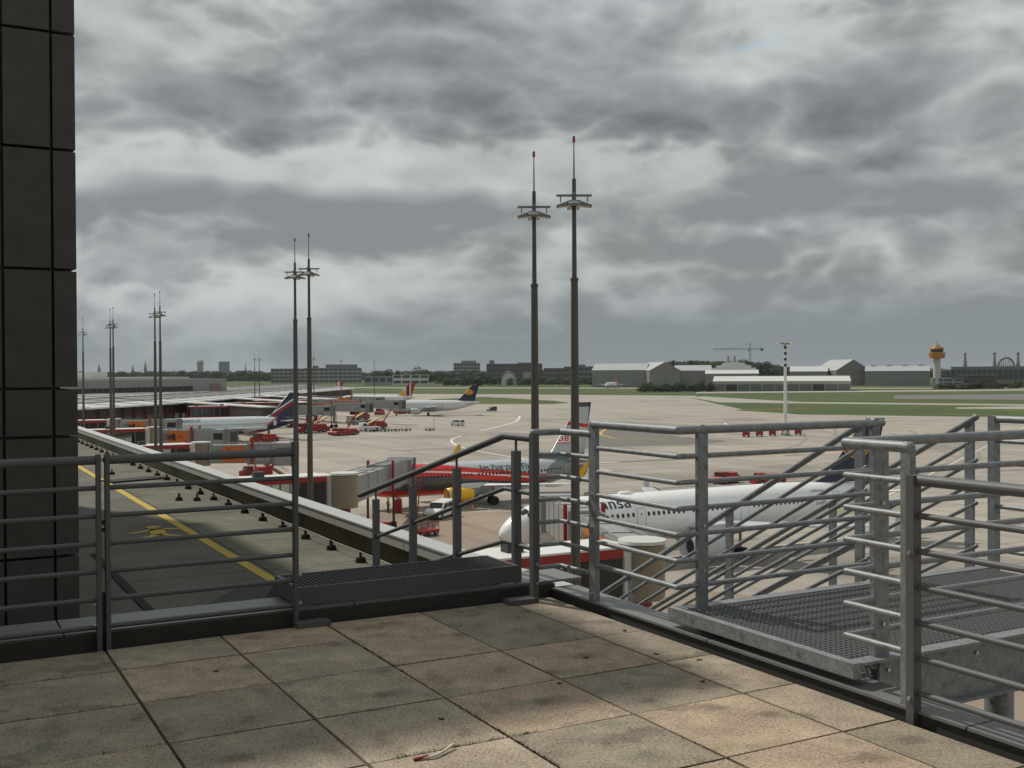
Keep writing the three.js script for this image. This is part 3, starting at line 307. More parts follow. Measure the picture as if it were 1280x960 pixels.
function aircraft(o, p) {
  const { L, R, axis, body, finM, wingM, engM, tipM } = p; const F = hull(L, R);
  const add = (n, g, m, par = o) => { const q = mesh(n, g, m, par); if (par === o) q.position.y = axis; return q; };
  const fus = add('fuselage', F.g, body); fus.castShadow = true;
  if (p.cockpit !== false) for (const s of [1, -1]) for (const [x0, x1, a0, a1] of [[1.75, 2.35, 2.62, 3.08], [2.1, 2.85, 2.22, 2.58], [2.6, 3.4, 1.98, 2.3]]) mesh('cockpit_pane', F.patch(x0, x1, s * a0, s * a1, 0.012, 3, 4, false), darkGlass, fus);
  if (p.windows) for (const s of [1, -1]) for (let x = p.windows[0]; x < p.windows[1]; x += p.windows[2]) { if (p.gaps?.some(([a, b]) => x > a && x < b)) continue; mesh('window', F.patch(x - 0.13, x + 0.13, s * 1.72, s * 1.9, 0.008, 2, 4), darkGlass, fus); }
  const lineM = M(0.3, 0.3, 0.3, 0.7);
  for (const x of p.doors ?? []) for (const s of [1, -1]) { const d = mesh('door', F.patch(x - 0.42, x + 0.42, s * 1.22, s * 2.06, 0.006, 3, 6), p.doorM ?? body, fus); mesh('door_seam', [F.patch(x - 0.46, x - 0.42, s * 1.22, s * 2.06, 0.01, 1, 6, false), F.patch(x + 0.42, x + 0.46, s * 1.22, s * 2.06, 0.01, 1, 6, false), F.patch(x - 0.44, x + 0.44, s * 1.2, s * 1.22, 0.01, 2, 1, false), F.patch(x - 0.44, x + 0.44, s * 2.06, s * 2.08, 0.01, 2, 1, false)], lineM, d); mesh('door_window', F.patch(x - 0.07, x + 0.07, s * 1.78, s * 1.86, 0.012, 2, 2), darkGlass, d); }
  const w = p.wing; for (const s of [1, -1]) {
    const wing = add('wing', foil([{ p: [w.x, -0.5 * R, s * R * 0.5], c: w.c * 1.12, t: 0.12 }, { p: [w.x + (w.tx - w.x) * 0.36, -0.5 * R + 0.5, s * w.span * 0.38], c: w.c * 0.62, t: 0.11 }, { p: [w.tx, -0.5 * R + 1.35, s * w.span], c: w.tc, t: 0.1 }], 'y'), wingM);
    for (const k of [0.3, 0.5, 0.68]) mesh('flap_fairing', new THREE.SphereGeometry(0.22, 10, 8).scale(6, 1, 1).translate(w.x + (w.tx - w.x) * k + w.c * (0.95 - 0.5 * k), -0.5 * R + 1.1 * k - 0.1, s * w.span * k), wingM, wing);
    if (w.winglet) mesh('winglet', foil([{ p: [w.tx + 0.1, -0.5 * R + 1.35, s * (w.span - 0.1)], c: w.tc, t: 0.1 }, { p: [w.tx + 1.0, -0.5 * R + 1.35 + w.winglet * 0.5, s * (w.span + 0.25)], c: w.tc * 0.75, t: 0.08 }, { p: [w.tx + 1.9, -0.5 * R + 1.35 + w.winglet, s * (w.span + 0.5)], c: w.tc * 0.4, t: 0.08 }], 'z'), tipM, wing);
    else mesh('wing_fence', foil([{ p: [w.tx + 0.2, -0.5 * R + 0.8, s * w.span], c: 0.9, t: 0.06 }, { p: [w.tx + 0.4, -0.5 * R + 2.2, s * w.span], c: 0.6, t: 0.06 }], 'z'), tipM ?? wingM, wing);
    const e = p.eng; const prof = [[0.72, 0.5], [0.86, 0.15], [0.97, 0.0], [1.06, 0.25], [1.12, 0.9], [1.1, 1.9], [0.98, 2.9], [0.82, 3.5], [0.78, 3.5], [0.8, 2.5], [0.72, 0.5]].map(([r, x]) => new THREE.Vector2(r * e.r, x * e.l / 3.5));
    const eng = add('engine', new THREE.LatheGeometry(prof, 28).rotateZ(-Math.PI / 2).translate(e.x, e.y, s * e.z), engM);
    mesh('inlet_lip', new THREE.TorusGeometry(0.97 * e.r, 0.06 * e.r, 10, 28).rotateY(Math.PI / 2).translate(e.x + 0.03, e.y, s * e.z), p.lipM ?? M(0.6, 0.6, 0.6, 0.3, 0.6), eng);
    mesh('fan', [new THREE.CylinderGeometry(0.74 * e.r, 0.74 * e.r, 0.06, 24).rotateZ(Math.PI / 2).translate(e.x + 0.62, e.y, s * e.z), new THREE.ConeGeometry(0.2 * e.r, 0.4, 16).rotateZ(Math.PI / 2).translate(e.x + 0.42, e.y, s * e.z)], dark, eng);
    mesh('exhaust_cone', new THREE.CylinderGeometry(0.25 * e.r, 0.6 * e.r, 1.2, 18).rotateZ(-Math.PI / 2).translate(e.x + e.l + 0.2, e.y, s * e.z), midGrey, eng);
    mesh('pylon', foil([{ p: [e.x + 0.9, e.y + 0.85 * e.r, s * e.z], c: 3.6, t: 0.1 }, { p: [e.x + 2.2, -0.5 * R + 0.75, s * e.z], c: 3.4, t: 0.1 }], 'z'), wingM, eng);
    const h = p.tail; add('tailplane', foil([{ p: [h.x, h.y, s * 0.4], c: h.c, t: 0.1 }, { p: [h.x + h.span * 0.58, h.y + 0.55, s * h.span], c: h.c * 0.36, t: 0.09 }], 'y'), h.m ?? wingM);
    const gz = p.gear.z, gear = add('main_gear', [rod(V(p.gear.x, -0.5 * R, s * gz), V(p.gear.x, -axis + 0.55, s * gz), 0.12), rod(V(p.gear.x, -axis + 0.55, s * gz - 0.5), V(p.gear.x, -axis + 0.55, s * gz + 0.5), 0.07)], midGrey);
    for (const dz of [-0.42, 0.42]) mesh('wheel', new THREE.CylinderGeometry(0.55, 0.55, 0.38, 20).rotateX(Math.PI / 2).translate(p.gear.x, -axis + 0.55, s * gz + dz), rubber, gear); }
  const ng = add('nose_gear', [rod(V(p.gear.nx, -0.85 * R, 0), V(p.gear.nx, -axis + 0.38, 0), 0.09), rod(V(p.gear.nx, -axis + 0.38, -0.3), V(p.gear.nx, -axis + 0.38, 0.3), 0.05)], midGrey); for (const dz of [-0.26, 0.26]) mesh('wheel', new THREE.CylinderGeometry(0.38, 0.38, 0.22, 18).rotateX(Math.PI / 2).translate(p.gear.nx, -axis + 0.38, dz), rubber, ng);
  const f = p.fin; add('tail_fin', foil([{ p: [f.x - f.dorsal, R * 0.86, 0], c: f.c + f.dorsal, t: 0.06 }, { p: [f.x, R * 1.25, 0], c: f.c, t: 0.09 }, { p: [f.tx, f.y, 0], c: f.tc, t: 0.09 }], 'z'), finM);
  add('belly_fairing', new THREE.SphereGeometry(1, 20, 12).scale(w.c * 0.95, R * 0.5, R * 0.95).translate(w.x + w.c * 0.6, -0.68 * R, 0), p.bellyM ?? wingM);
  if (p.antenna) add('antenna_dome', new THREE.SphereGeometry(0.5, 14, 8).scale(1.6, 0.5, 0.8).translate(p.antenna, R * 1.03, 0), body);
  return o; }
const lhNavy = '#0a1238';
function crane(c, x, y, r) { c.fillStyle = '#f0a012'; c.beginPath(); c.arc(x, y, r, 0, 7); c.fill(); c.lineCap = 'round'; c.strokeStyle = lhNavy; c.lineWidth = r * 0.1; c.beginPath(); c.arc(x, y, r * 0.86, 0, 7); c.stroke(); c.lineWidth = r * 0.15; c.beginPath(); c.moveTo(x - r * 0.62, y + r * 0.42); c.quadraticCurveTo(x - r * 0.1, y + r * 0.2, x + r * 0.1, y - r * 0.05); c.quadraticCurveTo(x + r * 0.35, y - r * 0.35, x + r * 0.66, y - r * 0.4); c.stroke(); c.lineWidth = r * 0.11; c.beginPath(); c.moveTo(x, y + r * 0.05); c.quadraticCurveTo(x - r * 0.1, y - r * 0.4, x - r * 0.45, y - r * 0.55); c.moveTo(x + r * 0.05, y + r * 0.1); c.quadraticCurveTo(x + r * 0.1, y + r * 0.45, x + r * 0.4, y + r * 0.55); c.stroke(); }
const paintM = (map, r = 0.32) => new THREE.MeshPhysicalMaterial({ map, roughness: r, clearcoat: 0.3, clearcoatRoughness: 0.2 });
const dirtyWhite = (c, w, h) => { c.fillStyle = '#f3f4f2'; c.fillRect(0, 0, w, h); const r = rngOf(3); for (let i = 0; i < 260; i++) { c.fillStyle = `rgba(120,120,110,${0.02 + r() * 0.03})`; c.fillRect(r() * w, h - r() * h * 0.3, 20 + r() * 160, 1 + r() * 4); } c.fillStyle = 'rgba(90,92,95,0.28)'; for (let i = 1; i < 22; i++) c.fillRect(i * w / 22, 0, 1.2, h); };
{ // large white airliner with navy tail at the near gate
  const body = paintM(canvas(2048, 512, (c, w, h) => { dirtyWhite(c, w, h); const px = w / 44.5, vy = (v) => h - v * h; c.fillStyle = '#9aa0a4'; c.fillRect(0, vy(0.115), w, h); c.fillRect(0, 0, w, h * 0.115);
    c.fillStyle = '#10152c'; c.font = 'bold 62px sans-serif'; c.save(); c.translate(5.1 * px, vy(0.338)); c.scale(1.05, 0.9); c.fillText('Lufthansa', 0, 0); c.restore(); c.font = 'bold 17px sans-serif'; c.fillText('Lufthansa', 32.6 * px, vy(0.345)); c.font = 'bold 20px sans-serif'; c.fillText('D-AISX', 33.0 * px, vy(0.235)); c.fillStyle = '#b3202a'; c.fillRect(35.2 * px, vy(0.255), 16, 10); c.fillStyle = '#d9a91c'; c.fillRect(35.2 * px, vy(0.245), 16, 5); c.fillStyle = '#111'; c.fillRect(35.2 * px, vy(0.262), 16, 5);
  }));
  const fin = paintM(canvas(512, 512, (c, w, h) => { c.fillStyle = lhNavy; c.fillRect(0, 0, w, h); crane(c, w * 0.6, h * 0.45, 92); }));
  const o = thing('airliner', 'long white airliner with navy tail and yellow bird disc at the near gate', 'airplane', [41.2, 0, -77.5]);
  aircraft(o, { L: 44.5, R: 2.05, axis: 3.85, body, finM: fin, wingM: M(0.5, 0.52, 0.54, 0.4), engM: M(0.52, 0.54, 0.56, 0.35), windows: [7.6, 34.6, 0.533], gaps: [[12.1, 13.3], [23.5, 24.7], [17.4, 17.9]], doors: [5.3, 12.7, 24.1, 36.0], antenna: 12.4, doorM: M(0.86, 0.87, 0.86, 0.35),
    wing: { x: 17.2, c: 6.6, tx: 26.2, tc: 1.7, span: 17 }, eng: { x: 14.6, y: -1.95, z: 5.75, r: 1.08, l: 3.7 }, tail: { x: 37.6, y: 0.75, c: 4.2, span: 6.2, m: white }, gear: { x: 22, z: 3.8, nx: 5.2 }, fin: { x: 36.2, dorsal: 2.2, c: 6.2, tx: 41.2, y: 7.9, tc: 2.9 }, bellyM: M(0.33, 0.35, 0.36, 0.5) }); }
{ // red and grey twin jet
  const body = paintM(canvas(2048, 512, (c, w, h) => { const px = w / 33.6, vy = (v) => h - v * h; for (const flip of [0, 1]) { c.save(); if (flip) { c.translate(0, h); c.scale(1, -1); }
      c.fillStyle = '#b9c1c6'; c.fillRect(0, vy(0.5), w, h * 0.5 + 2); const Q = (pts) => { c.beginPath(); pts.forEach(([x, v], i) => i ? c.lineTo(x * px, vy(v)) : c.moveTo(x * px, vy(v))); c.closePath(); c.fill(); };
      c.fillStyle = '#8f1108'; c.fillStyle = '#d4260c'; Q([[0, 0], [0, 0.5], [6.2, 0.5], [10, 0.43], [14, 0.36], [20, 0.3], [27, 0.215], [27, 0.16], [20, 0.17], [13, 0.1], [10, 0]]);
      c.fillStyle = '#e2512a'; Q([[0, 0.0], [0, 0.12], [9, 0.13], [14, 0.12], [11, 0]]); c.fillStyle = '#454b4e'; Q([[2.5, 0.245], [3.6, 0.3], [10, 0.285], [16, 0.225], [24, 0.17], [27, 0.14], [20, 0.13], [13, 0.135], [4, 0.16]]);
      c.strokeStyle = '#eee3df'; c.lineWidth = 9; c.beginPath(); c.moveTo(1.2 * px, vy(0.32)); c.bezierCurveTo(6 * px, vy(0.39), 12 * px, vy(0.32), 27 * px, vy(0.19)); c.stroke(); c.fillStyle = '#7d8285'; Q([[26, 0], [24.5, 0.28], [28, 0.5], [33.6, 0.5], [33.6, 0]]); c.fillStyle = '#53585b'; Q([[28, 0.38], [30, 0.5], [33.6, 0.5], [33.6, 0.2]]);
      c.fillStyle = '#c9ccce'; Q([[13, 0], [15, 0.1], [24, 0.12], [26, 0]]); if (!flip) { c.fillStyle = '#1b1f22'; c.font = 'bold 52px sans-serif'; c.save(); c.translate(15.0 * px, vy(0.315)); c.scale(1.2, 1); c.fillText('Im Zug zum Flug', 0, 0); c.restore(); } c.restore(); } }));
  const fin = paintM(canvas(512, 512, (c, w, h) => { c.fillStyle = '#b9c0c0'; c.fillRect(0, 0, w, h); c.fillStyle = '#3c4144'; c.fillRect(0, 0, w, h * 0.08); c.fillStyle = '#5f6567'; c.fillRect(0, h * 0.9, w, h * 0.1); c.save(); c.translate(0, h * 0.2); c.rotate(0.2); c.fillStyle = '#c8190f'; c.fillRect(0, 0, w * 1.2, h * 0.06); c.restore(); c.strokeStyle = '#c8190f'; c.lineWidth = 9; c.fillStyle = '#e8e8e6'; c.fillRect(w * 0.5, h * 0.56, 104, 78); c.strokeRect(w * 0.5, h * 0.56, 104, 78); c.fillStyle = '#c8190f'; c.font = 'bold 62px sans-serif'; c.fillText('DB', w * 0.5 + 8, h * 0.56 + 61); }));
  const engT = paintM(canvas(1024, 256, (c, w, h) => { c.fillStyle = '#f2b90c'; c.fillRect(0, 0, w, h); c.fillStyle = '#b01a10'; c.font = 'bold 70px sans-serif'; for (const x of [90, 590]) { c.save(); c.translate(x, 150); c.fillText('TUI', 0, 0); c.restore(); } }));
  const o = thing('airliner', 'red and silver twin jet with yellow engines and a slogan along its side', 'airplane', [46.5, 0, -122.5]);
  aircraft(o, { L: 33.6, R: 1.96, axis: 3.3, body, finM: fin, wingM: M(0.62, 0.64, 0.65, 0.4), engM: engT, tipM: M(0.75, 0.42, 0.02, 0.4), doorM: M(0.3, 0.28, 0.27, 0.5), windows: [5.6, 27, 0.508], gaps: [[14, 14.5]], doors: [3.9, 28.2],
    wing: { x: 11.6, c: 5.6, tx: 19.0, tc: 1.5, span: 16.6, winglet: 2.5 }, eng: { x: 8.9, y: -1.55, z: 4.83, r: 0.86, l: 3.4 }, tail: { x: 28.2, y: 1.0, c: 3.6, span: 6.8 }, gear: { x: 16.2, z: 2.9, nx: 4.4 }, fin: { x: 26.2, dorsal: 4.6, c: 5.4, tx: 30.8, y: 9.2, tc: 1.9 } }); }
{ // white airliner with navy and red tail by the dark pier
  const body = paintM(canvas(1024, 256, (c, w, h) => { c.fillStyle = '#d4d8d9'; c.fillRect(0, 0, w, h); for (const f of [0, 1]) { c.save(); if (f) { c.translate(0, h); c.scale(1, -1); } c.fillStyle = '#141c44'; c.beginPath(); c.moveTo(w * 0.52, h); c.bezierCurveTo(w * 0.68, h * 0.93, w * 0.76, h * 0.8, w * 0.86, h * 0.48); c.lineTo(w, h * 0.48); c.lineTo(w, h); c.fill(); c.strokeStyle = '#a8242c'; c.lineWidth = 12; c.beginPath(); c.moveTo(w * 0.6, h * 0.93); c.bezierCurveTo(w * 0.7, h * 0.87, w * 0.77, h * 0.76, w * 0.85, h * 0.5); c.stroke(); c.fillStyle = '#39414a'; for (let i = 0; i < 48; i++) c.fillRect(w * 0.16 + i * w * 0.0135, h * 0.715, 5, 6); c.restore(); } c.fillStyle = '#1c2a5e'; c.font = 'bold 26px sans-serif'; c.fillText('AEROFLOT', w * 0.15, h * 0.67); }));
  const fin = paintM(canvas(256, 256, (c, w, h) => { c.fillStyle = '#111a44'; c.fillRect(0, 0, w, h); c.save(); c.translate(0, h * 0.98); c.rotate(-0.75); c.fillStyle = '#d6dadb'; c.fillRect(-w, 4, w * 3, 14); c.fillStyle = '#8a2230'; c.fillRect(-w, 22, w * 3, 26); c.restore(); }));
  const o = thing('airliner', 'white airliner with navy and red swept tail parked before the dark pier', 'airplane', [49.5, 0, -266]); o.scale.x = 0.93;
  aircraft(o, { L: 37.6, R: 2.05, axis: 3.85, body, finM: fin, wingM: M(0.5, 0.52, 0.54, 0.4), engM: M(0.4, 0.42, 0.45, 0.4), doors: [5.3, 30], wing: { x: 13.5, c: 6.6, tx: 22, tc: 1.7, span: 17 }, eng: { x: 11, y: -1.95, z: 5.75, r: 1.08, l: 3.7 }, tail: { x: 31, y: 0.75, c: 4.2, span: 6.2, m: white }, gear: { x: 17.5, z: 3.8, nx: 5.2 }, fin: { x: 29.6, dorsal: 2.2, c: 6.2, tx: 34.4, y: 7.9, tc: 2.9 }, bellyM: M(0.05, 0.06, 0.16, 0.4) }); }
const whiteBody = paintM(canvas(512, 128, (c, w, h) => { c.fillStyle = '#dcdedc'; c.fillRect(0, 0, w, h); c.fillStyle = '#aab0b4'; c.fillRect(0, h * 0.9, w, h); for (let i = 0; i < 46; i++) { c.fillStyle = '#3a4048'; c.fillRect(w * 0.15 + i * w * 0.0142, h * 0.71, 3, 3); } }));
const farPlane = { L: 37.6, R: 2.05, axis: 3.85, body: whiteBody, wingM: M(0.5, 0.52, 0.54, 0.4), engM: M(0.45, 0.47, 0.5, 0.4), wing: { x: 13.5, c: 6.6, tx: 22, tc: 1.7, span: 17 }, eng: { x: 11, y: -1.95, z: 5.75, r: 1.08, l: 3.7 }, tail: { x: 31, y: 0.75, c: 4.2, span: 6.2 }, gear: { x: 17.5, z: 3.8, nx: 5.2 }, fin: { x: 29.6, dorsal: 2.2, c: 6.2, tx: 34.4, y: 7.9, tc: 2.9 } };
{ const o = thing('airliner', 'white airliner with navy tail parked at the far end of the pier', 'airplane', [157, 0, -391], -0.42);
  aircraft(o, { ...farPlane, finM: paintM(canvas(256, 256, (c, w, h) => { c.fillStyle = lhNavy; c.fillRect(0, 0, w, h); crane(c, w * 0.6, h * 0.45, 46); })) });
  const g = thing('airliner', 'white airliner behind the pier bridges, only its magenta and yellow tail showing', 'airplane', [176, 0, -496], -0.5);
  aircraft(g, { ...farPlane, finM: paintM(canvas(128, 128, (c, w, h) => { c.fillStyle = '#e3d9c2'; c.fillRect(0, 0, w, h); c.fillStyle = '#d9a21b'; c.beginPath(); c.moveTo(0, h); c.lineTo(w * 0.5, h); c.lineTo(w * 0.5, h * 0.5); c.fill(); c.fillStyle = '#5c1030'; c.fillRect(w * 0.55, 0, w * 0.17, h); c.fillStyle = '#a31c36'; c.fillRect(w * 0.78, 0, w * 0.22, h); })) });
  const b = thing('airliner', 'airliner behind the white pier roof, only its red and white tail showing', 'airplane', [197, 0, -655], -0.4);
  aircraft(b, { ...farPlane, finM: paintM(canvas(64, 64, (c, w, h) => { c.fillStyle = '#b5301f'; c.fillRect(0, 0, w, h); c.fillStyle = '#ddd'; c.fillRect(0, h * 0.5, w, h * 0.15); c.fillRect(w * 0.6, 0, w * 0.12, h); })) });
  const e = thing('airliner', 'white airliner with an orange tail parked in front of the hangars', 'airplane', [625, 0, -938], -2.5 + Math.PI);
  aircraft(e, { ...farPlane, finM: M(0.6, 0.16, 0.02, 0.4) }); }
// ---------- gate bridges ----------
const adTex = canvas(1024, 256, (c, w, h) => { c.fillStyle = '#8f9693'; c.fillRect(0, 0, w, h); c.fillStyle = '#c96a1c'; c.fillRect(w * 0.3, 0, w * 0.7, h); c.strokeStyle = '#16130f'; c.lineJoin = 'round'; c.lineWidth = 13; c.beginPath(); const r = rngOf(12); for (let i = 0; i <= 60; i++) { const u = i / 60, x = w * (0.02 + 0.56 * u * (1.5 - 0.5 * u)), amp = h * 0.34; const ph = Math.sin(1.5 + i * (0.55 + u * 1.6)); const y = h * 0.5 - ph * amp * (0.75 + 0.35 * r()); i ? c.lineTo(x, y) : c.moveTo(x, y); } c.stroke(); c.fillStyle = '#1c1309'; c.font = 'bold 84px serif'; c.fillText('FüR', w * 0.65, h * 0.6); c.fillStyle = 'rgba(60,35,10,0.75)'; for (let i = 0; i < 9; i++) c.fillRect(w * 0.83 + i * 15, h * 0.45, 9, 16); });
const adM = new THREE.MeshStandardMaterial({ map: adTex, roughness: 0.5 }), tunnelM = M(0.3, 0.315, 0.31, 0.55, 0.1), drumM = M(0.34, 0.29, 0.21, 0.5, 0.3), roofDisc = M(0.55, 0.56, 0.52, 0.6);
const numTex = (s) => new THREE.MeshStandardMaterial({ map: canvas(256, 256, (c, w, h) => { c.fillStyle = '#969d9b'; c.fillRect(0, 0, w, h); c.fillStyle = '#23262a'; c.font = 'bold 180px sans-serif'; c.fillText(s, w * 0.08, h * 0.76); }), roughness: 0.6 });
function gateBridge(label, { z, rx, rz, end, endY = 7.2, x0 = 4.9, num, glazed = true, ad = true, simple = false }) {
  const o = thing('gate_bridge', label, 'jet bridge', [0, 0, 0], 0, 'gate bridges along the terminal'); const f = 4.9, top = 7.8, x1 = rx - 1.65;
  if (x0 !== null) { // fixed corridor: white roof, red frame, panes
    mesh('corridor_roof', slab(x0, x1, top - 0.1, top, z - 1.5, z + 1.5), white, o); mesh('corridor_floor', slab(x0, x1, f - 0.3, f, z - 1.45, z + 1.45), darkRed, o);
    for (const s of [-1, 1]) { mesh('roof_beam', slab(x0, x1, top - 0.55, top - 0.1, z + s * 1.46 - 0.06, z + s * 1.46 + 0.06), red, o); mesh('floor_beam', slab(x0, x1, f - 0.32, f + 0.1, z + s * 1.47 - 0.06, z + s * 1.47 + 0.06), red, o);
      const n = Math.round((x1 - x0) / 1.6), w = (x1 - x0) / n; for (let i = 0; i <= n; i++) mesh('mullion', slab(x0 + i * w - 0.06, x0 + i * w + 0.06, f + 0.1, top - 0.55, z + s * 1.46 - 0.05, z + s * 1.46 + 0.05), i % 3 ? midGrey : red, o);
      if (!simple) for (let i = 0; i < n; i++) mesh('glass_pane', slab(x0 + i * w + 0.07, x0 + (i + 1) * w - 0.07, f + 0.11, top - 0.56, z + s * 1.46 - 0.006, z + s * 1.46 + 0.006), i > n - 2 ? darkGlass : glass, o); else for (let i = 0; i < n; i++) mesh('glass_pane', slab(x0 + i * w + 0.07, x0 + (i + 1) * w - 0.07, f + 0.11, top - 0.56, z + s * 1.46 - 0.01, z + s * 1.46 + 0.01), darkGlass, o); }
    for (const x of [x1 - 4, x1 - 14]) mesh('support_column', rod(V(x, 0, z), V(x, f - 0.3, z), 0.28, 14), red, o); mesh('roof_unit', box(0.9, 0.45, 0.7, x1 - 5.5, top + 0.225, z), dark, o); mesh('roof_unit', box(0.9, 0.45, 0.7, x1 - 12.5, top + 0.225, z + 0.3), dark, o);
    mesh('end_wall', slab(x1 - 0.05, x1 + 0.75, f - 0.2, top - 0.05, z - 1.3, z + 1.3), offWhite, o); }
  const drum = []; for (let k = 0; k < 72; k++) { const a = k / 72 * 2 * Math.PI; drum.push(new THREE.CylinderGeometry(0.06, 0.06, top - f - 0.1, 5).translate(rx + 1.1 * Math.cos(a), (top + f) / 2, rz + 1.1 * Math.sin(a))); } drum.push(new THREE.CylinderGeometry(1.1, 1.1, top - f - 0.1, 32).translate(rx, (top + f) / 2, rz));
  const d = mesh('rotunda', drum, drumM, o); mesh('rotunda_roof', new THREE.CylinderGeometry(1.22, 1.27, 0.16, 36).translate(rx, top + 0.08, rz), roofDisc, d); mesh('rotunda_column', new THREE.CylinderGeometry(0.5, 0.7, f - 0.1, 18).translate(rx, (f - 0.1) / 2, rz), red, o); mesh('rotunda_foot', new THREE.CylinderGeometry(1.3, 1.5, 0.5, 18).translate(rx, 0.25, rz), darkRed, o);
  // telescopic tunnel in its own frame: local x along the tunnel
  const dx = end[0] - rx, dz = end[1] - rz, len = Math.hypot(dx, dz), ang = Math.atan2(-dz, dx), drop = Math.atan2(endY - (top - 0.15), len); const put = (g) => g.rotateZ(drop).rotateY(ang).translate(rx, top - 0.15, rz);
  const half = len * 0.55; const sec = mesh('outer_tunnel', put(box(half - 0.9, 2.3, 1.75, (half + 1.1) / 2, -1.25, 0)), tunnelM, o); const sec2 = mesh('inner_tunnel', put(box(len - half - 1.2, 2.65, 2.15, half + (len - half - 1.2) / 2, -1.25, 0)), tunnelM, o);
  for (let k = 0; k < 4; k++) mesh('tunnel_rib', put(box(0.08, 2.42, 1.86, 1.4 + k * (half - 1.8) / 3.2, -1.25, 0)), grey, sec); for (let k = 0; k < 6; k++) mesh('tunnel_rib', put(box(0.08, 2.74, 2.22, half + 0.15 + k * (len - half - 1.5) / 5, -1.24, 0)), grey, sec2);
  mesh('roof_rail', [put(box(len - 2, 0.08, 0.08, len / 2, 0.14, 0.85)), put(box(len - 2, 0.08, 0.08, len / 2, 0.14, -0.85))], grey, sec2);
  if (ad) for (const s of [1, -1]) { const q = new THREE.PlaneGeometry(half - 1.6, 2.0); if (s < 0) q.rotateY(Math.PI); const ext = mesh('advert_panel', put(q.translate((half + 1.1) / 2, -1.25, s * 0.95)), adM, sec); ext.castShadow = false; }
  const colX = half + 0.6; for (const s of [1, -1]) { mesh('lift_column', put(box(0.34, 3.1, 0.24, colX, -1.0, s * 1.3)), red, o); }
  mesh('wheel_frame', bar(V(rx + dx / len * colX - dz / len * 1.4, 0.75, rz + dz / len * colX + dx / len * 1.4), V(rx + dx / len * colX + dz / len * 1.4, 0.75, rz + dz / len * colX - dx / len * 1.4), 0.5, 0.5), red, o);
  for (const s of [1, -1]) { const cx = rx + dx / len * colX - s * dz / len * 1.35, cz = rz + dz / len * colX + s * dx / len * 1.35; mesh('leg', rod(V(cx, 0.7, cz), V(cx, top - 3.4, cz), 0.13, 10), dark, o); mesh('wheel', new THREE.CylinderGeometry(0.55, 0.55, 0.5, 18).rotateX(Math.PI / 2).rotateY(ang).translate(cx, 0.55, cz), rubber, o); }
  const cab = mesh('cab', [put(box(2.6, 2.9, 2.9, len - 0.2, -1.3, 0))], tunnelM, o); mesh('cab_hood', put(box(1.0, 3.1, 3.2, len + 1.3, -1.3, 0)), midGrey, cab); mesh('cab_opening', put(box(0.06, 2.3, 2.3, len + 1.82, -1.35, 0)), dark, cab); mesh('cab_window', put(box(1.6, 1.0, 0.05, len - 0.2, -0.95, 1.47)), darkGlass, cab); mesh('cab_window', put(box(1.6, 1.0, 0.05, len - 0.2, -0.95, -1.47)), darkGlass, cab);
  if (num) { const q = new THREE.PlaneGeometry(1.9, 1.9).translate(half + (len - half) * 0.42, -1.25, 1.2); mesh('gate_number', put(q), numTex(num), sec2); }
  { // service stair at the cab
    const st = [], bx = V(len - 1.2, 0, 1.5), stx = (t, o2) => V(len - 1.4 - t * 3.6, -2.6 - t * (top - 2.9), 1.9 + o2); for (const o2 of [0, 0.7]) { const a = stx(0, o2), b = stx(1, o2); st.push(bar(a, b, 0.06, 0.18), bar(a.clone().add(V(0, 1, 0)), b.clone().add(V(0, 1, 0)), 0.04, 0.04)); for (let k = 0; k <= 4; k++) { const c = stx(k / 4, o2); st.push(rod(c, c.clone().add(V(0, 1, 0)), 0.02, 5)); } } for (let k = 1; k < 16; k++) { const c = stx(k / 16, 0.35); st.push(box(0.24, 0.03, 0.7, c.x, c.y, c.z)); }
    const g = geoOf(st); g.rotateY(ang).translate(rx, top - 0.15, rz); mesh('service_stair', g, red, o); }
  return o; }
gateBridge('glazed gate bridge with red frame reaching the nose of the long white airliner', { z: -46, rx: 32.3, rz: -45.2, end: [44.6, -74.2], endY: 6.6 });
gateBridge('glazed gate bridge with red frame at the nose of the red and silver jet', { z: -90, rx: 32, rz: -88.6, end: [49.4, -117.6], endY: 6.3, ad: false });
gateBridge('gate bridge with orange advert panel and the number 18, drawn back from the stand', { z: -139, rx: 31, rz: -138.6, end: [41.0, -136.2], endY: 7.5, num: '18' });
gateBridge('gate bridge with orange advert panel standing behind the bridge numbered 18', { z: -183, rx: 33.4, rz: -182.6, end: [42.6, -174.4], endY: 7.5 });
gateBridge('gate bridge beside the nose of the white airliner with the navy and red tail', { z: -222, rx: 33, rz: -221.5, end: [43.6, -219.5], endY: 7.5, simple: true });
gateBridge('far gate bridge with orange panel right behind the navy and red tail', { z: -300, rx: 80, rz: -296, end: [99, -287], endY: 7.6, x0: 64, simple: true });
gateBridge('far gate bridge with orange panel in the middle of the pier row', { z: -327, rx: 100, rz: -324, end: [117, -305], endY: 7.6, x0: 78, simple: true });
gateBridge('far gate bridge with orange panel beside the parked red tugs', { z: -352, rx: 116, rz: -349, end: [136, -325], endY: 7.6, x0: 96, simple: true });
gateBridge('farthest gate bridge, reaching the airliner with the navy tail at the pier end', { z: -408, rx: 134, rz: -405, end: [156, -392], endY: 7.2, x0: 112, simple: true });

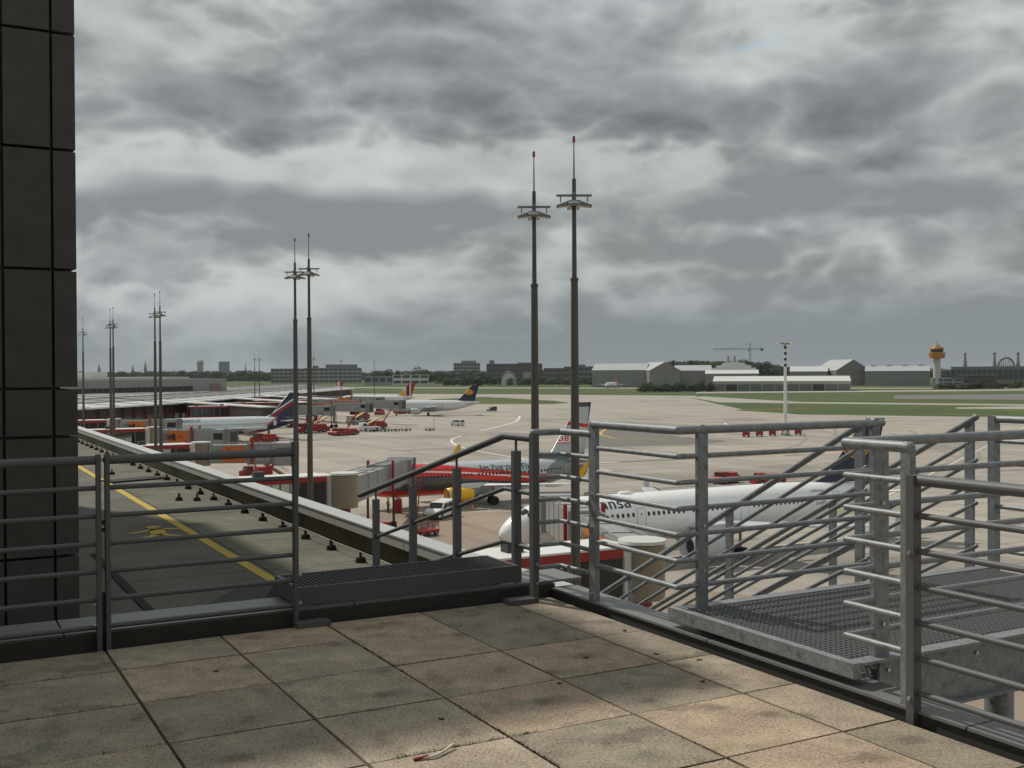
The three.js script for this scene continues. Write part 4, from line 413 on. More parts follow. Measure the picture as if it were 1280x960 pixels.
// ---------- pier ----------
{ const o = thing('airport_pier', 'long low pier with white ribbed roof and dark glazed front behind the gates', 'building');
  const P = [[-20, -262], [36, -293], [66, -330], [193, -546], [215, -580]], N = (a, b) => { const l = Math.hypot(b[0] - a[0], b[1] - a[1]); return [(b[1] - a[1]) / l, -(b[0] - a[0]) / l]; };
  for (let i = 0; i + 1 < P.length; i++) { const a = P[i], b = P[i + 1], n = N(a, b), L = Math.hypot(b[0] - a[0], b[1] - a[1]), ang = Math.atan2(-(b[1] - a[1]), b[0] - a[0]), at = (s, off, y) => V(a[0] + (b[0] - a[0]) * s / L + n[0] * off, y, a[1] + (b[1] - a[1]) * s / L + n[1] * off);
    mesh('front_wall', new THREE.BoxGeometry(L, 7.4, 0.4).rotateY(ang).translate((a[0] + b[0]) / 2 + n[0] * 1.5, 3.7, (a[1] + b[1]) / 2 + n[1] * 1.5), M(0.045, 0.038, 0.034, 0.35), o); mesh('back_wall', new THREE.BoxGeometry(L, 9.5, 0.4).rotateY(ang).translate((a[0] + b[0]) / 2 + n[0] * 38, 4.75, (a[1] + b[1]) / 2 + n[1] * 38), grey, o);
    for (const y of [2.9, 5.2]) mesh('front_beam', new THREE.BoxGeometry(L, 0.4, 0.3).rotateY(ang).translate((a[0] + b[0]) / 2 + n[0] * 1.2, y, (a[1] + b[1]) / 2 + n[1] * 1.2), darkRed, o);
    for (let s = 3; s < L; s += 6) { const p = at(s, 0.9, 0); mesh('front_column', new THREE.BoxGeometry(0.35, 7.6, 0.35).rotateY(ang).translate(p.x, 3.8, p.z), darkRed, o); const q = at(s, 1.25, 0); mesh('window', new THREE.BoxGeometry(4.6, 1.7, 0.1).rotateY(ang).translate(q.x + (b[0] - a[0]) / L * 2.7, 4.1, q.z + (b[1] - a[1]) / L * 2.7), darkGlass, o); }
    const tiers = [[-1, 9, 8.0, 8.7, 0.5], [9.4, 19, 8.9, 9.5, 0.2], [19.4, 38, 9.7, 10.4, 0.3]]; for (const [o0, o1, y0, y1, al] of tiers) { const pts = [at(0, o0, y0), at(L, o0, y0), at(L, o1, y1), at(0, o1, y1)], g = new THREE.BufferGeometry(); g.setAttribute('position', new THREE.Float32BufferAttribute(pts.flatMap((v) => [v.x, v.y, v.z]), 3)); g.setAttribute('uv', new THREE.Float32BufferAttribute([0, 0, 1, 0, 1, 1, 0, 1], 2)); g.setIndex([0, 1, 2, 0, 2, 3]); g.computeVertexNormals();
      mesh('roof_panel', g, M(al, al * 1.02, al, 0.5), o); mesh('roof_edge', bar(at(0, o0, y0 - 0.2), at(L, o0, y0 - 0.2), 0.1, 0.4), o0 < 0 ? white : midGrey, o); for (let s = 2; s < L; s += 14) mesh('roof_rib', bar(at(s, o0 + 0.2, y0 + 0.06), at(s, o1 - 0.2, y1 + 0.06), 0.3, 0.12), midGrey, o); } }
  for (const [a, b] of [[[71, -346], [78.5, -274]], [[98, -386], [101, -312]], [[118, -420], [121, -345]]]) { const f = mesh('connecting_wing', bar(V(a[0], 6.2, a[1]), V(b[0], 6.2, b[1]), 3.4, 3.2), M(0.06, 0.04, 0.036, 0.6), o); mesh('wing_roof', bar(V(a[0], 7.95, a[1]), V(b[0], 7.95, b[1]), 3.8, 0.3), white, f); mesh('wing_leg', [rod(V(b[0], 0, b[1]), V(b[0], 4.6, b[1]), 0.3), rod(V((a[0] + b[0]) / 2, 0, (a[1] + b[1]) / 2), V((a[0] + b[0]) / 2, 4.6, (a[1] + b[1]) / 2), 0.3)], darkRed, f); } }
{ const o = thing('terminal_block', 'flat grey terminal block with a dark window strip above the white pier roof', 'building', [58, 0, -405], 0.86); mesh('wall', box(190, 14.6, 24, -28, 7.3, 0), M(0.27, 0.27, 0.26, 0.7), o); for (let k = 0; k < 40; k++) mesh('window', box(3.4, 2.6, 0.2, -119 + k * 4.0, 10.6, 12.08), darkGlass, o); mesh('roof_slab', box(160, 0.9, 20, -40, 15.05, 0), M(0.5, 0.51, 0.47, 0.7), o); for (const x of [-86, -46, -8]) mesh('roof_unit', box(10, 2, 8, x, 16.4, -2), offWhite, o); mesh('red_lettering_panel', box(9, 4.2, 0.15, 57, 10.6, 12.1), M(0.24, 0.15, 0.15, 0.7), o); }

// ---------- ground vehicles ----------
const wheelG = new THREE.CylinderGeometry(0.34, 0.34, 0.24, 16).rotateX(Math.PI / 2), hubG = new THREE.CylinderGeometry(0.17, 0.17, 0.26, 12).rotateX(Math.PI / 2);
const wheels = (o, list, s = 1) => list.forEach(([x, z]) => { const w = mesh('wheel', wheelG, rubber, o); w.scale.setScalar(s); w.position.set(x, 0.34 * s, z); mesh('hub', hubG, grey, w); });
const prism = (pts, w, b = 0.03) => new THREE.ExtrudeGeometry(new THREE.Shape(pts.map(([x, y]) => new THREE.Vector2(x, y))), { depth: w - 2 * b, bevelEnabled: true, bevelSize: b, bevelThickness: b, bevelSegments: 2 }).translate(0, 0, -w / 2 + b);
function van(label, at, turn, bodyM = white, group) { const o = thing('van', label, 'van', at, turn, group); // nose towards -x
  mesh('body', prism([[-2.3, 0.35], [-2.35, 0.85], [-2.15, 1.05], [-1.35, 1.2], [-0.75, 1.82], [2.3, 1.9], [2.38, 0.35]], 1.8, 0.06), bodyM, o); mesh('windscreen', prism([[-1.36, 1.24], [-0.8, 1.8], [-0.78, 1.78], [-1.3, 1.22]], 1.5, 0.005).translate(-0.08, 0.02, 0), darkGlass, o);
  for (const s of [1, -1]) { mesh('side_window', prism([[-1.1, 1.25], [-0.65, 1.72], [0.1, 1.74], [0.1, 1.25]], 0.02, 0.004).translate(0, 0, s * 0.9), darkGlass, o); mesh('side_window', prism([[0.25, 1.25], [0.25, 1.74], [1.9, 1.76], [1.9, 1.25]], 0.02, 0.004).translate(0, 0, s * 0.9), darkGlass, o); mesh('headlight', box(0.06, 0.16, 0.3, -2.36, 0.8, s * 0.65), lensM, o); mesh('mirror', box(0.12, 0.2, 0.16, -1.0, 1.25, s * 1.0), dark, o); }
  mesh('bumper', box(0.2, 0.28, 1.75, -2.36, 0.46, 0), dark, o); mesh('rear_window', box(0.03, 0.45, 1.4, 2.41, 1.45, 0), darkGlass, o); wheels(o, [[-1.45, 0.82], [-1.45, -0.82], [1.5, 0.82], [1.5, -0.82]]); return o; }
van('white van parked beside the yellow engine of the red jet', [51.8, 0, -111.8], 0.72);
van('small white van driving alone across the open apron', [147.4, 0, -305], -1.3, M(0.6, 0.62, 0.62, 0.4));
van('dark van by the tail of the far navy tailed airliner', [215, 0, -411], 0.3, M(0.05, 0.055, 0.06, 0.4));
function tug(label, at, turn, m = red) { const o = thing('baggage_tug', label, 'tug', at, turn); mesh('chassis', prism([[-2.35, 0.3], [-2.4, 0.85], [-2.2, 1.0], [2.1, 1.08], [2.35, 0.9], [2.35, 0.3]], 2.2, 0.08), m, o); mesh('cab', prism([[-1.9, 1.0], [-1.75, 1.7], [-0.7, 1.74], [-0.6, 1.0]], 1.5, 0.05), m, o); mesh('load_box', prism([[0.2, 1.05], [0.2, 1.5], [1.9, 1.5], [1.9, 1.05]], 1.8, 0.06), m, o); for (const s of [1, -1]) mesh('cab_window', prism([[-1.72, 1.15], [-1.62, 1.6], [-0.8, 1.62], [-0.75, 1.15]], 0.02, 0.004).translate(0, 0, s * 0.76), darkGlass, o); mesh('windscreen', box(0.04, 0.5, 1.3, -1.88, 1.38, 0), darkGlass, o); mesh('lamp', new THREE.CylinderGeometry(0.12, 0.14, 0.2, 10).translate(-1.2, 1.85, 0), offWhite, o); mesh('bumper', box(0.25, 0.35, 2.0, -2.3, 0.55, 0), dark, o); wheels(o, [[-1.4, 0.95], [-1.4, -0.95], [1.5, 0.95], [1.5, -0.95]], 1.25); return o; }
tug('low red tug standing alone on the apron, front of the vehicle group', [99.1, 0, -274.7], 0.4).scale.set(1.75, 1.1, 1.5);
tug('red tug next to the white loader truck', [119, 0, -303], 0.3).scale.set(1.5, 1.4, 1.5);
tug('red tug beside the far white airliner engine', [172, 0, -407], 0.2).scale.setScalar(1.5);
tug('red tug in front of the far gate bridges', [136, 0, -362], 0.6).scale.setScalar(1.8);
tug('red tug below the navy tail of the middle airliner', [96, 0, -292], 0.2).scale.set(2, 1.5, 1.5);
tug('small red tug under the gate bridge numbered 18', [47, 0, -171.5], 0.1);
tug('red tug under the middle airliner fuselage', [72, 0, -255], 0.2).scale.setScalar(1.3);
tug('red tug behind the fuselage of the near white airliner', [104.3, 0, -124.9], 0.3);
tug('red flat tug farther along behind the near white airliner', [108, 0, -119.9], -0.3);
tug('red tug near the far white tanker', [160, 0, -402], 1.0).scale.setScalar(1.4);
function loader(label, at, turn, m = white) { const o = thing('belt_loader', label, 'loader truck', at, turn); mesh('chassis', prism([[-2.6, 0.4], [-2.6, 0.9], [2.6, 0.9], [2.6, 0.4]], 1.9, 0.05), m, o); mesh('cab', prism([[-2.5, 0.9], [-2.3, 1.9], [-1.2, 1.95], [-1.1, 0.9]], 1.6, 0.05), m, o); mesh('cab_window', box(0.9, 0.5, 1.66, -1.75, 1.5, 0), darkGlass, o); mesh('conveyor', bar(V(-2.6, 1.0, 0.3), V(3.6, 3.2, 0.3), 0.9, 0.2), M(0.45, 0.32, 0.12, 0.6), o); mesh('conveyor_prop', rod(V(1.4, 0.9, 0.3), V(2.2, 2.6, 0.3), 0.07), grey, o); wheels(o, [[-1.6, 0.85], [-1.6, -0.85], [1.6, 0.85], [1.6, -0.85]], 1.1); return o; }
loader('white belt loader with raised conveyor among the red tugs', [112.5, 0, -291], 0.3).scale.setScalar(1.25);
loader('red belt loader with raised conveyor behind the navy tail', [100, 0, -301], 0.4, red).scale.setScalar(1.3);
loader('grey belt loader below the far gate bridges', [123, 0, -330], 0.5, grey).scale.setScalar(1.3);
function dolly(label, at, turn, group, m = dark) { const o = thing('baggage_dolly', label, 'dolly', at, turn, group); mesh('deck', box(3.0, 0.14, 1.6, 0, 0.5, 0), m, o); for (const s of [1, -1]) mesh('end_frame', [rod(V(s * 1.4, 0.55, -0.7), V(s * 1.4, 1.2, -0.7), 0.03), rod(V(s * 1.4, 0.55, 0.7), V(s * 1.4, 1.2, 0.7), 0.03), rod(V(s * 1.4, 1.2, -0.7), V(s * 1.4, 1.2, 0.7), 0.03)], m, o); mesh('draw_bar', rod(V(1.5, 0.45, 0), V(2.5, 0.3, 0), 0.04), m, o); wheels(o, [[-1.1, 0.6], [-1.1, -0.6], [1.1, 0.6], [1.1, -0.6]], 0.8); return o; }
{ const d = dolly('empty baggage dolly in a row on the open apron', [112.5, 0, -287], 0.6, 'dollies lined up on the apron'); for (let k = 1; k < 4; k++) again(d, [112.5 + k * 3.0, 0, -287 + k * 2.0 * 0.35], 0.6);
  const r = dolly('red topped dolly in the row below the striped light mast', [183, 0, -211], 0.75, 'dollies below the striped mast', red); mesh('cover', prism([[-1.5, 0.5], [-1.4, 1.5], [1.4, 1.5], [1.5, 0.5]], 1.6, 0.08), red, r); for (let k = 1; k < 5; k++) again(r, [183 + k * 4, 0, -211 + k * 0.4], 0.75);
  const u = dolly('flat trailer standing alone at the end of the dolly row', [128, 0, -283], 0.6); u.userData.label = 'flat dark trailer with an upright post beside the dolly row'; mesh('upright_post', rod(V(1.4, 0.5, 0.6), V(1.4, 3.4, 0.6), 0.05), dark, u); }
{ const o = thing('fuel_tanker', 'white and yellow tanker truck in front of the far airliner nose', 'truck', [176, 0, -409], 0.35); mesh('tank', new THREE.CapsuleGeometry(1.15, 7.5, 6, 20).rotateZ(Math.PI / 2).translate(1.2, 2.0, 0), white, o); mesh('stripe', box(8, 0.4, 2.34, 1.2, 1.6, 0), M(0.65, 0.42, 0.04, 0.5), o); mesh('chassis', box(11.5, 0.4, 2.0, 0, 0.8, 0), dark, o); mesh('cab', prism([[-6.0, 0.7], [-6.0, 2.2], [-5.6, 2.9], [-4.2, 2.9], [-4.1, 0.7]], 2.3, 0.08), M(0.65, 0.42, 0.04, 0.5), o); mesh('windscreen', box(0.06, 0.8, 1.9, -5.88, 2.2, 0), darkGlass, o); wheels(o, [[-5, 1], [-5, -1], [2, 1], [2, -1], [3.6, 1], [3.6, -1]], 1.5); }
{ const o = thing('passenger_stairs', 'red mobile passenger stairs standing beside the bridge numbered 18', 'stairs', [46.5, 0, -160], 2.7); mesh('chassis', box(5, 0.5, 1.9, 0, 0.65, 0), red, o); const st = []; for (let k = 0; k < 14; k++) st.push(box(0.32, 0.05, 1.3, -2 + k * 0.3, 0.95 + k * 0.19, 0)); mesh('tread', st, grey, o); for (const s of [1, -1]) { mesh('stringer', bar(V(-2.2, 0.8, s * 0.7), V(2.4, 3.7, s * 0.7), 0.08, 0.3), red, o); mesh('handrail', [bar(V(-2.2, 1.8, s * 0.7), V(2.2, 4.6, s * 0.7), 0.06, 0.06), bar(V(2.2, 4.6, s * 0.7), V(3.6, 4.6, s * 0.7), 0.06, 0.06)], red, o); } mesh('platform', box(1.4, 0.1, 1.5, 2.9, 3.6, 0), red, o); mesh('leg', [rod(V(2.4, 0.9, 0.5), V(2.9, 3.6, 0.5), 0.07), rod(V(2.4, 0.9, -0.5), V(2.9, 3.6, -0.5), 0.07)], red, o); wheels(o, [[-1.8, 0.85], [-1.8, -0.85], [1.8, 0.85], [1.8, -0.85]], 1.1); }
{ const o = thing('red_service_platform', 'low red railed service platform on the reddish apron before the white nose', 'platform', [44.6, 0, -100], 0.35); mesh('deck', box(2.6, 0.25, 1.6, 0, 0.55, 0), red, o); mesh('railing', [...[-1.25, -0.4, 0.4, 1.25].flatMap((x) => [-0.75, 0.75].map((z) => rod(V(x, 0.6, z), V(x, 1.5, z), 0.03, 6))), ...[1.05, 1.5].flatMap((y) => [-0.75, 0.75].map((z) => rod(V(-1.25, y, z), V(1.25, y, z), 0.03, 6)))], red, o); wheels(o, [[-1, 0.6], [-1, -0.6], [1, 0.6], [1, -0.6]], 0.9); }
{ const o = thing('hydrant_drum', 'red round drum standing beside the worker in the yellow vest', 'drum', [49.2, 0, -118.2]); mesh('drum', new THREE.CylinderGeometry(0.55, 0.58, 1.6, 20).translate(0, 0.8, 0), red, o); mesh('lid', new THREE.SphereGeometry(0.55, 18, 8, 0, 7, 0, Math.PI / 2).scale(1, 0.45, 1).translate(0, 1.6, 0), M(0.5, 0.2, 0.18, 0.4), o); }
let cone0; [[53.5, -117.6], [58, -116], [50.5, -113.5], [55.6, -69], [52.4, -72]].forEach(([x, z]) => { if (!cone0) { cone0 = thing('traffic_cone', 'small orange traffic cone placed near an aircraft', 'cone', [x, 0.02, z], 0, 'cones round the aircraft'); mesh('cone', new THREE.CylinderGeometry(0.04, 0.17, 0.7, 12).translate(0, 0.37, 0), orange, cone0); mesh('foot', box(0.42, 0.04, 0.42, 0, 0.02, 0), orange, cone0); mesh('band', new THREE.CylinderGeometry(0.085, 0.115, 0.14, 12).translate(0, 0.42, 0), white, cone0); } else again(cone0, [x, 0.02, z]); });
for (const [x, z, l] of [[37.5, -46.5, 'thin red barrier post on the reddish apron beside the rotunda'], [39.4, -47.2, 'thin red barrier post on the reddish apron beside the rotunda']]) { const o = thing('barrier_post', l, 'post', [x, 0.02, z], 0, 'red posts beside the rotunda'); mesh('post', rod(V(0, 0, 0), V(0, 2.2, 0), 0.05, 8), red, o); mesh('foot', new THREE.CylinderGeometry(0.25, 0.3, 0.1, 12).translate(0, 0.05, 0), dark, o); }
{ // worker: one continuous body from a blended capsule field, vest over it
  const o = thing('person', 'worker in a yellow vest and dark trousers standing under the gate bridge cab', 'person', [48.3, 0, -118.9], 0.8);
  const cap = (p, a, b, ra, rb) => { const ba = b.clone().sub(a), pa = p.clone().sub(a), h = Math.min(1, Math.max(0, pa.dot(ba) / ba.lengthSq())); return pa.sub(ba.multiplyScalar(h)).length() - (ra + (rb - ra) * h); };
  const bones = [[0, 0.98, 0, 0, 1.4, 0, 0.15, 0.17], [-0.1, 0.95, 0, -0.12, 0.5, 0.03, 0.1, 0.07], [-0.12, 0.5, 0.03, -0.13, 0.08, 0, 0.07, 0.05], [0.1, 0.95, 0, 0.13, 0.5, 0.06, 0.1, 0.07], [0.13, 0.5, 0.06, 0.15, 0.08, 0.02, 0.07, 0.05], [-0.13, 0.05, 0, -0.14, 0.05, 0.17, 0.05, 0.04], [0.15, 0.05, 0.02, 0.17, 0.05, 0.19, 0.05, 0.04], [-0.2, 1.42, 0, -0.29, 1.13, 0.02, 0.065, 0.05], [-0.29, 1.13, 0.02, -0.24, 0.9, 0.16, 0.05, 0.038], [0.2, 1.42, 0, 0.3, 1.14, 0.02, 0.065, 0.05], [0.3, 1.14, 0.02, 0.27, 0.88, 0.12, 0.05, 0.038], [-0.2, 1.42, 0, 0.2, 1.42, 0, 0.07, 0.07], [0, 1.45, 0, 0, 1.58, 0.01, 0.06, 0.055], [0, 1.64, 0.02, 0, 1.7, 0.02, 0.095, 0.1], [-0.24, 0.9, 0.16, -0.23, 0.8, 0.2, 0.036, 0.022], [0.27, 0.88, 0.12, 0.27, 0.78, 0.16, 0.036, 0.022]];
  const surf = (list, grow, y0, y1) => { const R = 64, mc = new MarchingCubes(R, new THREE.MeshBasicMaterial(), false, false, 60000); const S = 1.0; mc.isolation = 0; for (let k = 0; k < R; k++) for (let j = 0; j < R; j++) for (let i = 0; i < R; i++) { const p = V((i - R / 2) / (R / 2) * S, 0.9 + (j - R / 2) / (R / 2) * S, (k - R / 2) / (R / 2) * S); let e = 0; for (const b of list) { const d = cap(p, V(b[0], b[1], b[2]), V(b[3], b[4], b[5]), b[6] + grow, b[7] + grow); e += Math.exp(-d * 40); } let d = -Math.log(Math.max(e, 1e-30)) / 40; if (y1) d = Math.max(d, p.y - y1, y0 - p.y); mc.field[k * R * R + j * R + i] = -d; }
    mc.update(); const n = mc.count; const g = new THREE.BufferGeometry(); g.setAttribute('position', new THREE.Float32BufferAttribute(mc.positionArray.slice(0, n * 3), 3)); g.setAttribute('normal', new THREE.Float32BufferAttribute(mc.normalArray.slice(0, n * 3), 3)); return g.scale(S, S, S).translate(0, 0.9, 0); };
  const body = surf(bones, 0, 0, 0), col = []; for (let i = 0; i < body.attributes.position.count; i++) { const y = body.attributes.position.getY(i); col.push(...(y > 1.53 || (y < 0.93 && Math.abs(body.attributes.position.getX(i)) > 0.22 && y > 0.7) ? [0.45, 0.27, 0.18] : y > 0.95 ? [0.03, 0.04, 0.07] : y > 0.09 ? [0.03, 0.035, 0.05] : [0.015, 0.015, 0.015])); } body.setAttribute('color', new THREE.Float32BufferAttribute(col, 3));
  mesh('body', body, new THREE.MeshStandardMaterial({ vertexColors: true, roughness: 0.85 }), o); mesh('vest', surf([bones[0], bones[11]], 0.03, 0.92, 1.5), M(0.55, 0.6, 0.05, 0.8), o); mesh('hair', new THREE.SphereGeometry(0.112, 16, 10, 0, 7, 0, 1.7).translate(0, 1.7, 0.005), M(0.04, 0.025, 0.015, 0.9), o); mesh('face_nose', new THREE.ConeGeometry(0.018, 0.04, 6).translate(0, 1.66, 0.125), M(0.45, 0.27, 0.18, 0.8), o); }
// ---------- far side of the airfield ----------
function block(name, label, x, z, w, h, d, turn, m, extra = {}) { const o = thing(name, label, 'building', [x, 0, z], turn); mesh('wall', box(w, h, d, 0, h / 2, -d / 2), m, o); mesh('roof', box(w + 0.8, 0.6, d + 0.8, 0, h + 0.3, -d / 2), extra.roofM ?? midGrey, o);
  if (extra.rows) for (let r = 0; r < extra.rows; r++) { const y = h * (r + 0.62) / extra.rows, n = Math.max(3, Math.round(w / (extra.bay ?? 6))), bw = w / n; for (let k = 0; k < n; k++) mesh('window', box(bw * 0.82, h / extra.rows * 0.5, 0.2, -w / 2 + bw * (k + 0.5), y, 0.11), farGlass, o); }
  if (extra.unit) for (const [ux, uw, uh] of extra.unit) mesh('roof_unit', box(uw, uh, d * 0.5, ux, h + 0.6 + uh / 2, -d / 2), extra.unitM ?? midGrey, o); return o; }
const farGlass = M(0.06, 0.068, 0.075, 0.2);
const facing = (x, z) => -Math.atan2(x, -z);
const brick = M(0.16, 0.13, 0.11, 0.85), conc = M(0.26, 0.26, 0.25, 0.85), lightC = M(0.33, 0.33, 0.31, 0.8), browny = M(0.12, 0.1, 0.09, 0.8), hangarM = M(0.24, 0.24, 0.23, 0.75), metalRoof = M(0.42, 0.44, 0.44, 0.5, 0.1);
[['office_building', 'grey office block with window rows beyond the pier roof, left end of the row', 570, -1854, 66, 25, 30, conc, { rows: 4, bay: 7 }], ['office_building', 'long pale banded office building beyond the airfield grass', 620, -1770, 97, 25.5, 30, lightC, { rows: 4, bay: 8, unit: [[14, 54, 6], [-30, 10, 4]] }], ['low_building', 'low white building with dark window strip, smaller of the two', 558, -1404, 41, 12, 20, lightC, { rows: 1, bay: 10 }], ['low_building', 'low white building with dark window strips beside the big trees', 589, -1365, 49, 14.5, 20, offWhite, { rows: 2, bay: 12 }], ['office_building', 'grey stepped block rising above the dark trees', 976, -1974, 54, 36, 30, conc, { rows: 5, bay: 7, unit: [[4, 30, 5]] }], ['office_building', 'long dark brown office block with window bands beyond the field', 868, -1577, 93, 31, 30, browny, { rows: 4, bay: 5, unit: [[-38, 8, 6], [20, 30, 2]] }], ['storage_building', 'small pale cube building in front of the brown office block', 691, -1217, 14.5, 17, 14, lightC, {}], ['office_building', 'grey brown building group left of the first hangar', 826, -1371, 38, 22.5, 30, brick, { rows: 3, bay: 6 }], ['office_building', 'dark low building touching the first hangar', 882, -1398, 46, 25, 30, midGrey, { rows: 3, bay: 8, unit: [[0, 20, 3]] }], ['office_building', 'blue grey city tower block on the far skyline', 986, -4020, 39, 62, 30, M(0.2, 0.26, 0.33, 0.6), { rows: 9, bay: 6 }]]
  .forEach(([n, l, x, z, w, h, d, m, e]) => block(n, l, x, z, w, h, d, facing(x, z), m, e));
{ const o = thing('round_tower', 'round topped grey tower on the far city skyline', 'tower', [908, 0, -4062]); mesh('shaft', new THREE.CylinderGeometry(11, 12, 55, 20).translate(0, 27.5, 0), conc, o); mesh('dome', new THREE.SphereGeometry(13, 20, 10).scale(1, 0.9, 1).translate(0, 58, 0), conc, o);
  [[730, -4160, 68, 'tall thin church spire on the far left skyline'], [580, -4243, 58, 'thin spire beside the left floodlight masts'], [689, -4183, 53, 'shorter church spire left of the tall one'], [1055, -3982, 60, 'slim chimney on the far skyline']].forEach(([x, z, h, l], i) => { const s = thing(i === 3 ? 'chimney' : 'church_spire', l, i === 3 ? 'chimney' : 'spire', [x, 0, z]); mesh('tower', box(i === 3 ? 6 : 10, h * 0.55, i === 3 ? 6 : 10, 0, h * 0.275, 0), brick, s); mesh('spire', new THREE.ConeGeometry(i === 3 ? 2.5 : 6, h * 0.48, 8).translate(0, h * 0.78, 0), midGrey, s); });
  const dm = thing('white_dome_hall', 'white rounded tent hall in front of the brown office block', 'building', [669, 0, -1230], facing(669, -1230)); mesh('shell', new THREE.CylinderGeometry(10, 10, 24, 24, 1, false, 0, Math.PI).rotateZ(Math.PI / 2).rotateX(0).rotateY(Math.PI / 2).scale(1, 1.7, 1).translate(0, 0, -10), offWhite, dm); mesh('frame_arch', new THREE.TorusGeometry(10.2, 0.6, 6, 24, Math.PI).scale(1, 1.75, 1).translate(0, 0, 2.5), conc, dm); mesh('door', box(8, 8, 0.4, 0, 4, 2.4), midGrey, dm); }
function hangar(label, x, z, w, hE, hR, d, turn, wm, o2 = {}) { const o = thing('hangar', label, 'hangar', [x, 0, z], turn); const along = o2.along ?? true; // ridge across the view when along
  const gable = along ? prism([[-d / 2, 0], [-d / 2, hE], [0, hR], [d / 2, hE], [d / 2, 0]], w, 0.05).rotateY(Math.PI / 2) : prism([[-w / 2, 0], [-w / 2, hE], [0, hR], [w / 2, hE], [w / 2, 0]], d, 0.05); gable.translate(0, 0, -d / 2); mesh('hall', gable, wm, o);
  const rs = [1, -1]; for (const s of rs) { const span = along ? d / 2 : w / 2, len = Math.hypot(span, hR - hE) + 0.8, a = Math.atan2(hR - hE, span); const g = along ? new THREE.BoxGeometry(w + 0.8, 0.4, len).rotateX(s * a).translate(0, (hE + hR) / 2 + 0.35, -d / 2 + s * span / 2) : new THREE.BoxGeometry(len, 0.4, d + 0.8).rotateZ(-s * a).translate(s * span / 2, (hE + hR) / 2 + 0.35, -d / 2); mesh('roof', g, o2.roofM ?? metalRoof, o); }
  const n = o2.doors ?? Math.round(w / 12); for (let k = 0; k < n; k++) mesh('door', box(w / n - 0.8, hE * 0.72, 0.3, -w / 2 + (k + 0.5) * w / n, hE * 0.36, 0.16), (o2.open ?? []).includes(k) ? dark : o2.doorM ?? hangarM, o);
  if (o2.vents) for (let k = 0; k < o2.vents; k++) mesh('roof_vent', box(w / o2.vents * 0.35, 1.4, 5, -w / 2 + (k + 0.5) * w / o2.vents, hR + 0.9, -d / 2), metalRoof, o); return o; }
const F = (x, z) => facing(x, z);
hangar('wide grey hangar with pale pitched roof and a beige end, left of the orange tail', 680, -995, 60, 18.4, 26, 60, F(680, -995) - 0.12, hangarM);
hangar('gabled hangar with a reddish brown front beside the orange tail', 712, -953, 34, 18, 27, 70, F(712, -953) + 0.28, M(0.25, 0.21, 0.19, 0.8), { along: false, doors: 2 });
hangar('grey hangar with pale roof behind the low white hall', 748, -950, 40, 17.5, 23.5, 50, F(748, -950), hangarM);
{ const o = hangar('stepped white roofed hangar below two short chimneys', 765, -905, 56, 14, 18, 40, F(765, -905), hangarM, { roofM: M(0.58, 0.59, 0.57, 0.6) }); for (const [k, w] of [[0, 48], [1, 38], [2, 26]]) mesh('roof_step', prism([[-w / 2, 0], [-w / 2, 2], [0, 4], [w / 2, 2], [w / 2, 0]], 12, 0.05).translate(2, 18.5 + k * 2.6, -28 - k * 12), M(0.55, 0.56, 0.54, 0.6), o); for (const x of [-4, 3]) mesh('chimney', new THREE.CylinderGeometry(1.3, 1.5, 34, 14).translate(x, 17, -62), M(0.3, 0.26, 0.2, 0.8), o); }
hangar('long low hall with white curved roof and grey sliding doors', 640, -694, 113, 7.9, 12, 40, F(640, -694), M(0.4, 0.41, 0.38, 0.7), { roofM: M(0.62, 0.63, 0.6, 0.5), doors: 11, open: [1, 8], doorM: M(0.16, 0.16, 0.155, 0.7) });
hangar('small hangar with bright roof left of the big gable', 905, -935, 42, 16, 22, 50, F(913, -925), hangarM, { roofM: M(0.55, 0.57, 0.57, 0.5) });
hangar('big gabled hangar with brown triangular front and framed ridge', 940, -900, 40, 17, 29.5, 80, F(937, -900) + 0.35, M(0.2, 0.185, 0.16, 0.8), { along: false, doors: 2 });
hangar('long hangar with pale roof and roof vents beside the control tower', 955, -850, 68, 16, 22, 60, F(952, -847), M(0.22, 0.225, 0.225, 0.75), { vents: 4 });
{ const o = thing('control_tower', 'white control tower with orange cab rising over the far field', 'tower', [812, 0, -677]); mesh('shaft', new THREE.CylinderGeometry(2.9, 3.5, 28, 20).translate(0, 14, 0), M(0.5, 0.48, 0.45, 0.7), o); const orM = M(0.45, 0.17, 0.02, 0.5); mesh('gallery', new THREE.CylinderGeometry(7.2, 6.6, 4.6, 16).translate(0, 30, 0), orM, o); mesh('gallery_rim', new THREE.CylinderGeometry(7.4, 7.4, 0.7, 16).translate(0, 32.6, 0), M(0.55, 0.3, 0.06, 0.6), o); mesh('cab_glass', new THREE.CylinderGeometry(5.8, 5.2, 3.4, 16).translate(0, 34.6, 0), M(0.05, 0.04, 0.03, 0.2), o); mesh('cab_roof', new THREE.CylinderGeometry(5.3, 6.2, 1.6, 16).translate(0, 37.1, 0), orM, o); mesh('antenna_base', new THREE.CylinderGeometry(2.2, 3, 2.4, 12).translate(0, 39, 0), M(0.5, 0.35, 0.15, 0.6), o); mesh('aerial', rod(V(0, 40, 0), V(0, 44, 0), 0.3, 6), grey, o);
  const b = block('tower_base_building', 'low pale building with galleries at the foot of the control tower', 816, -668, 26, 9, 20, F(816, -668), lightC, { rows: 3, bay: 26 }); block('low_building', 'dark low building right of the control tower foot', 845, -660, 32, 12, 24, F(845, -660), browny, { rows: 3, bay: 8 }); }
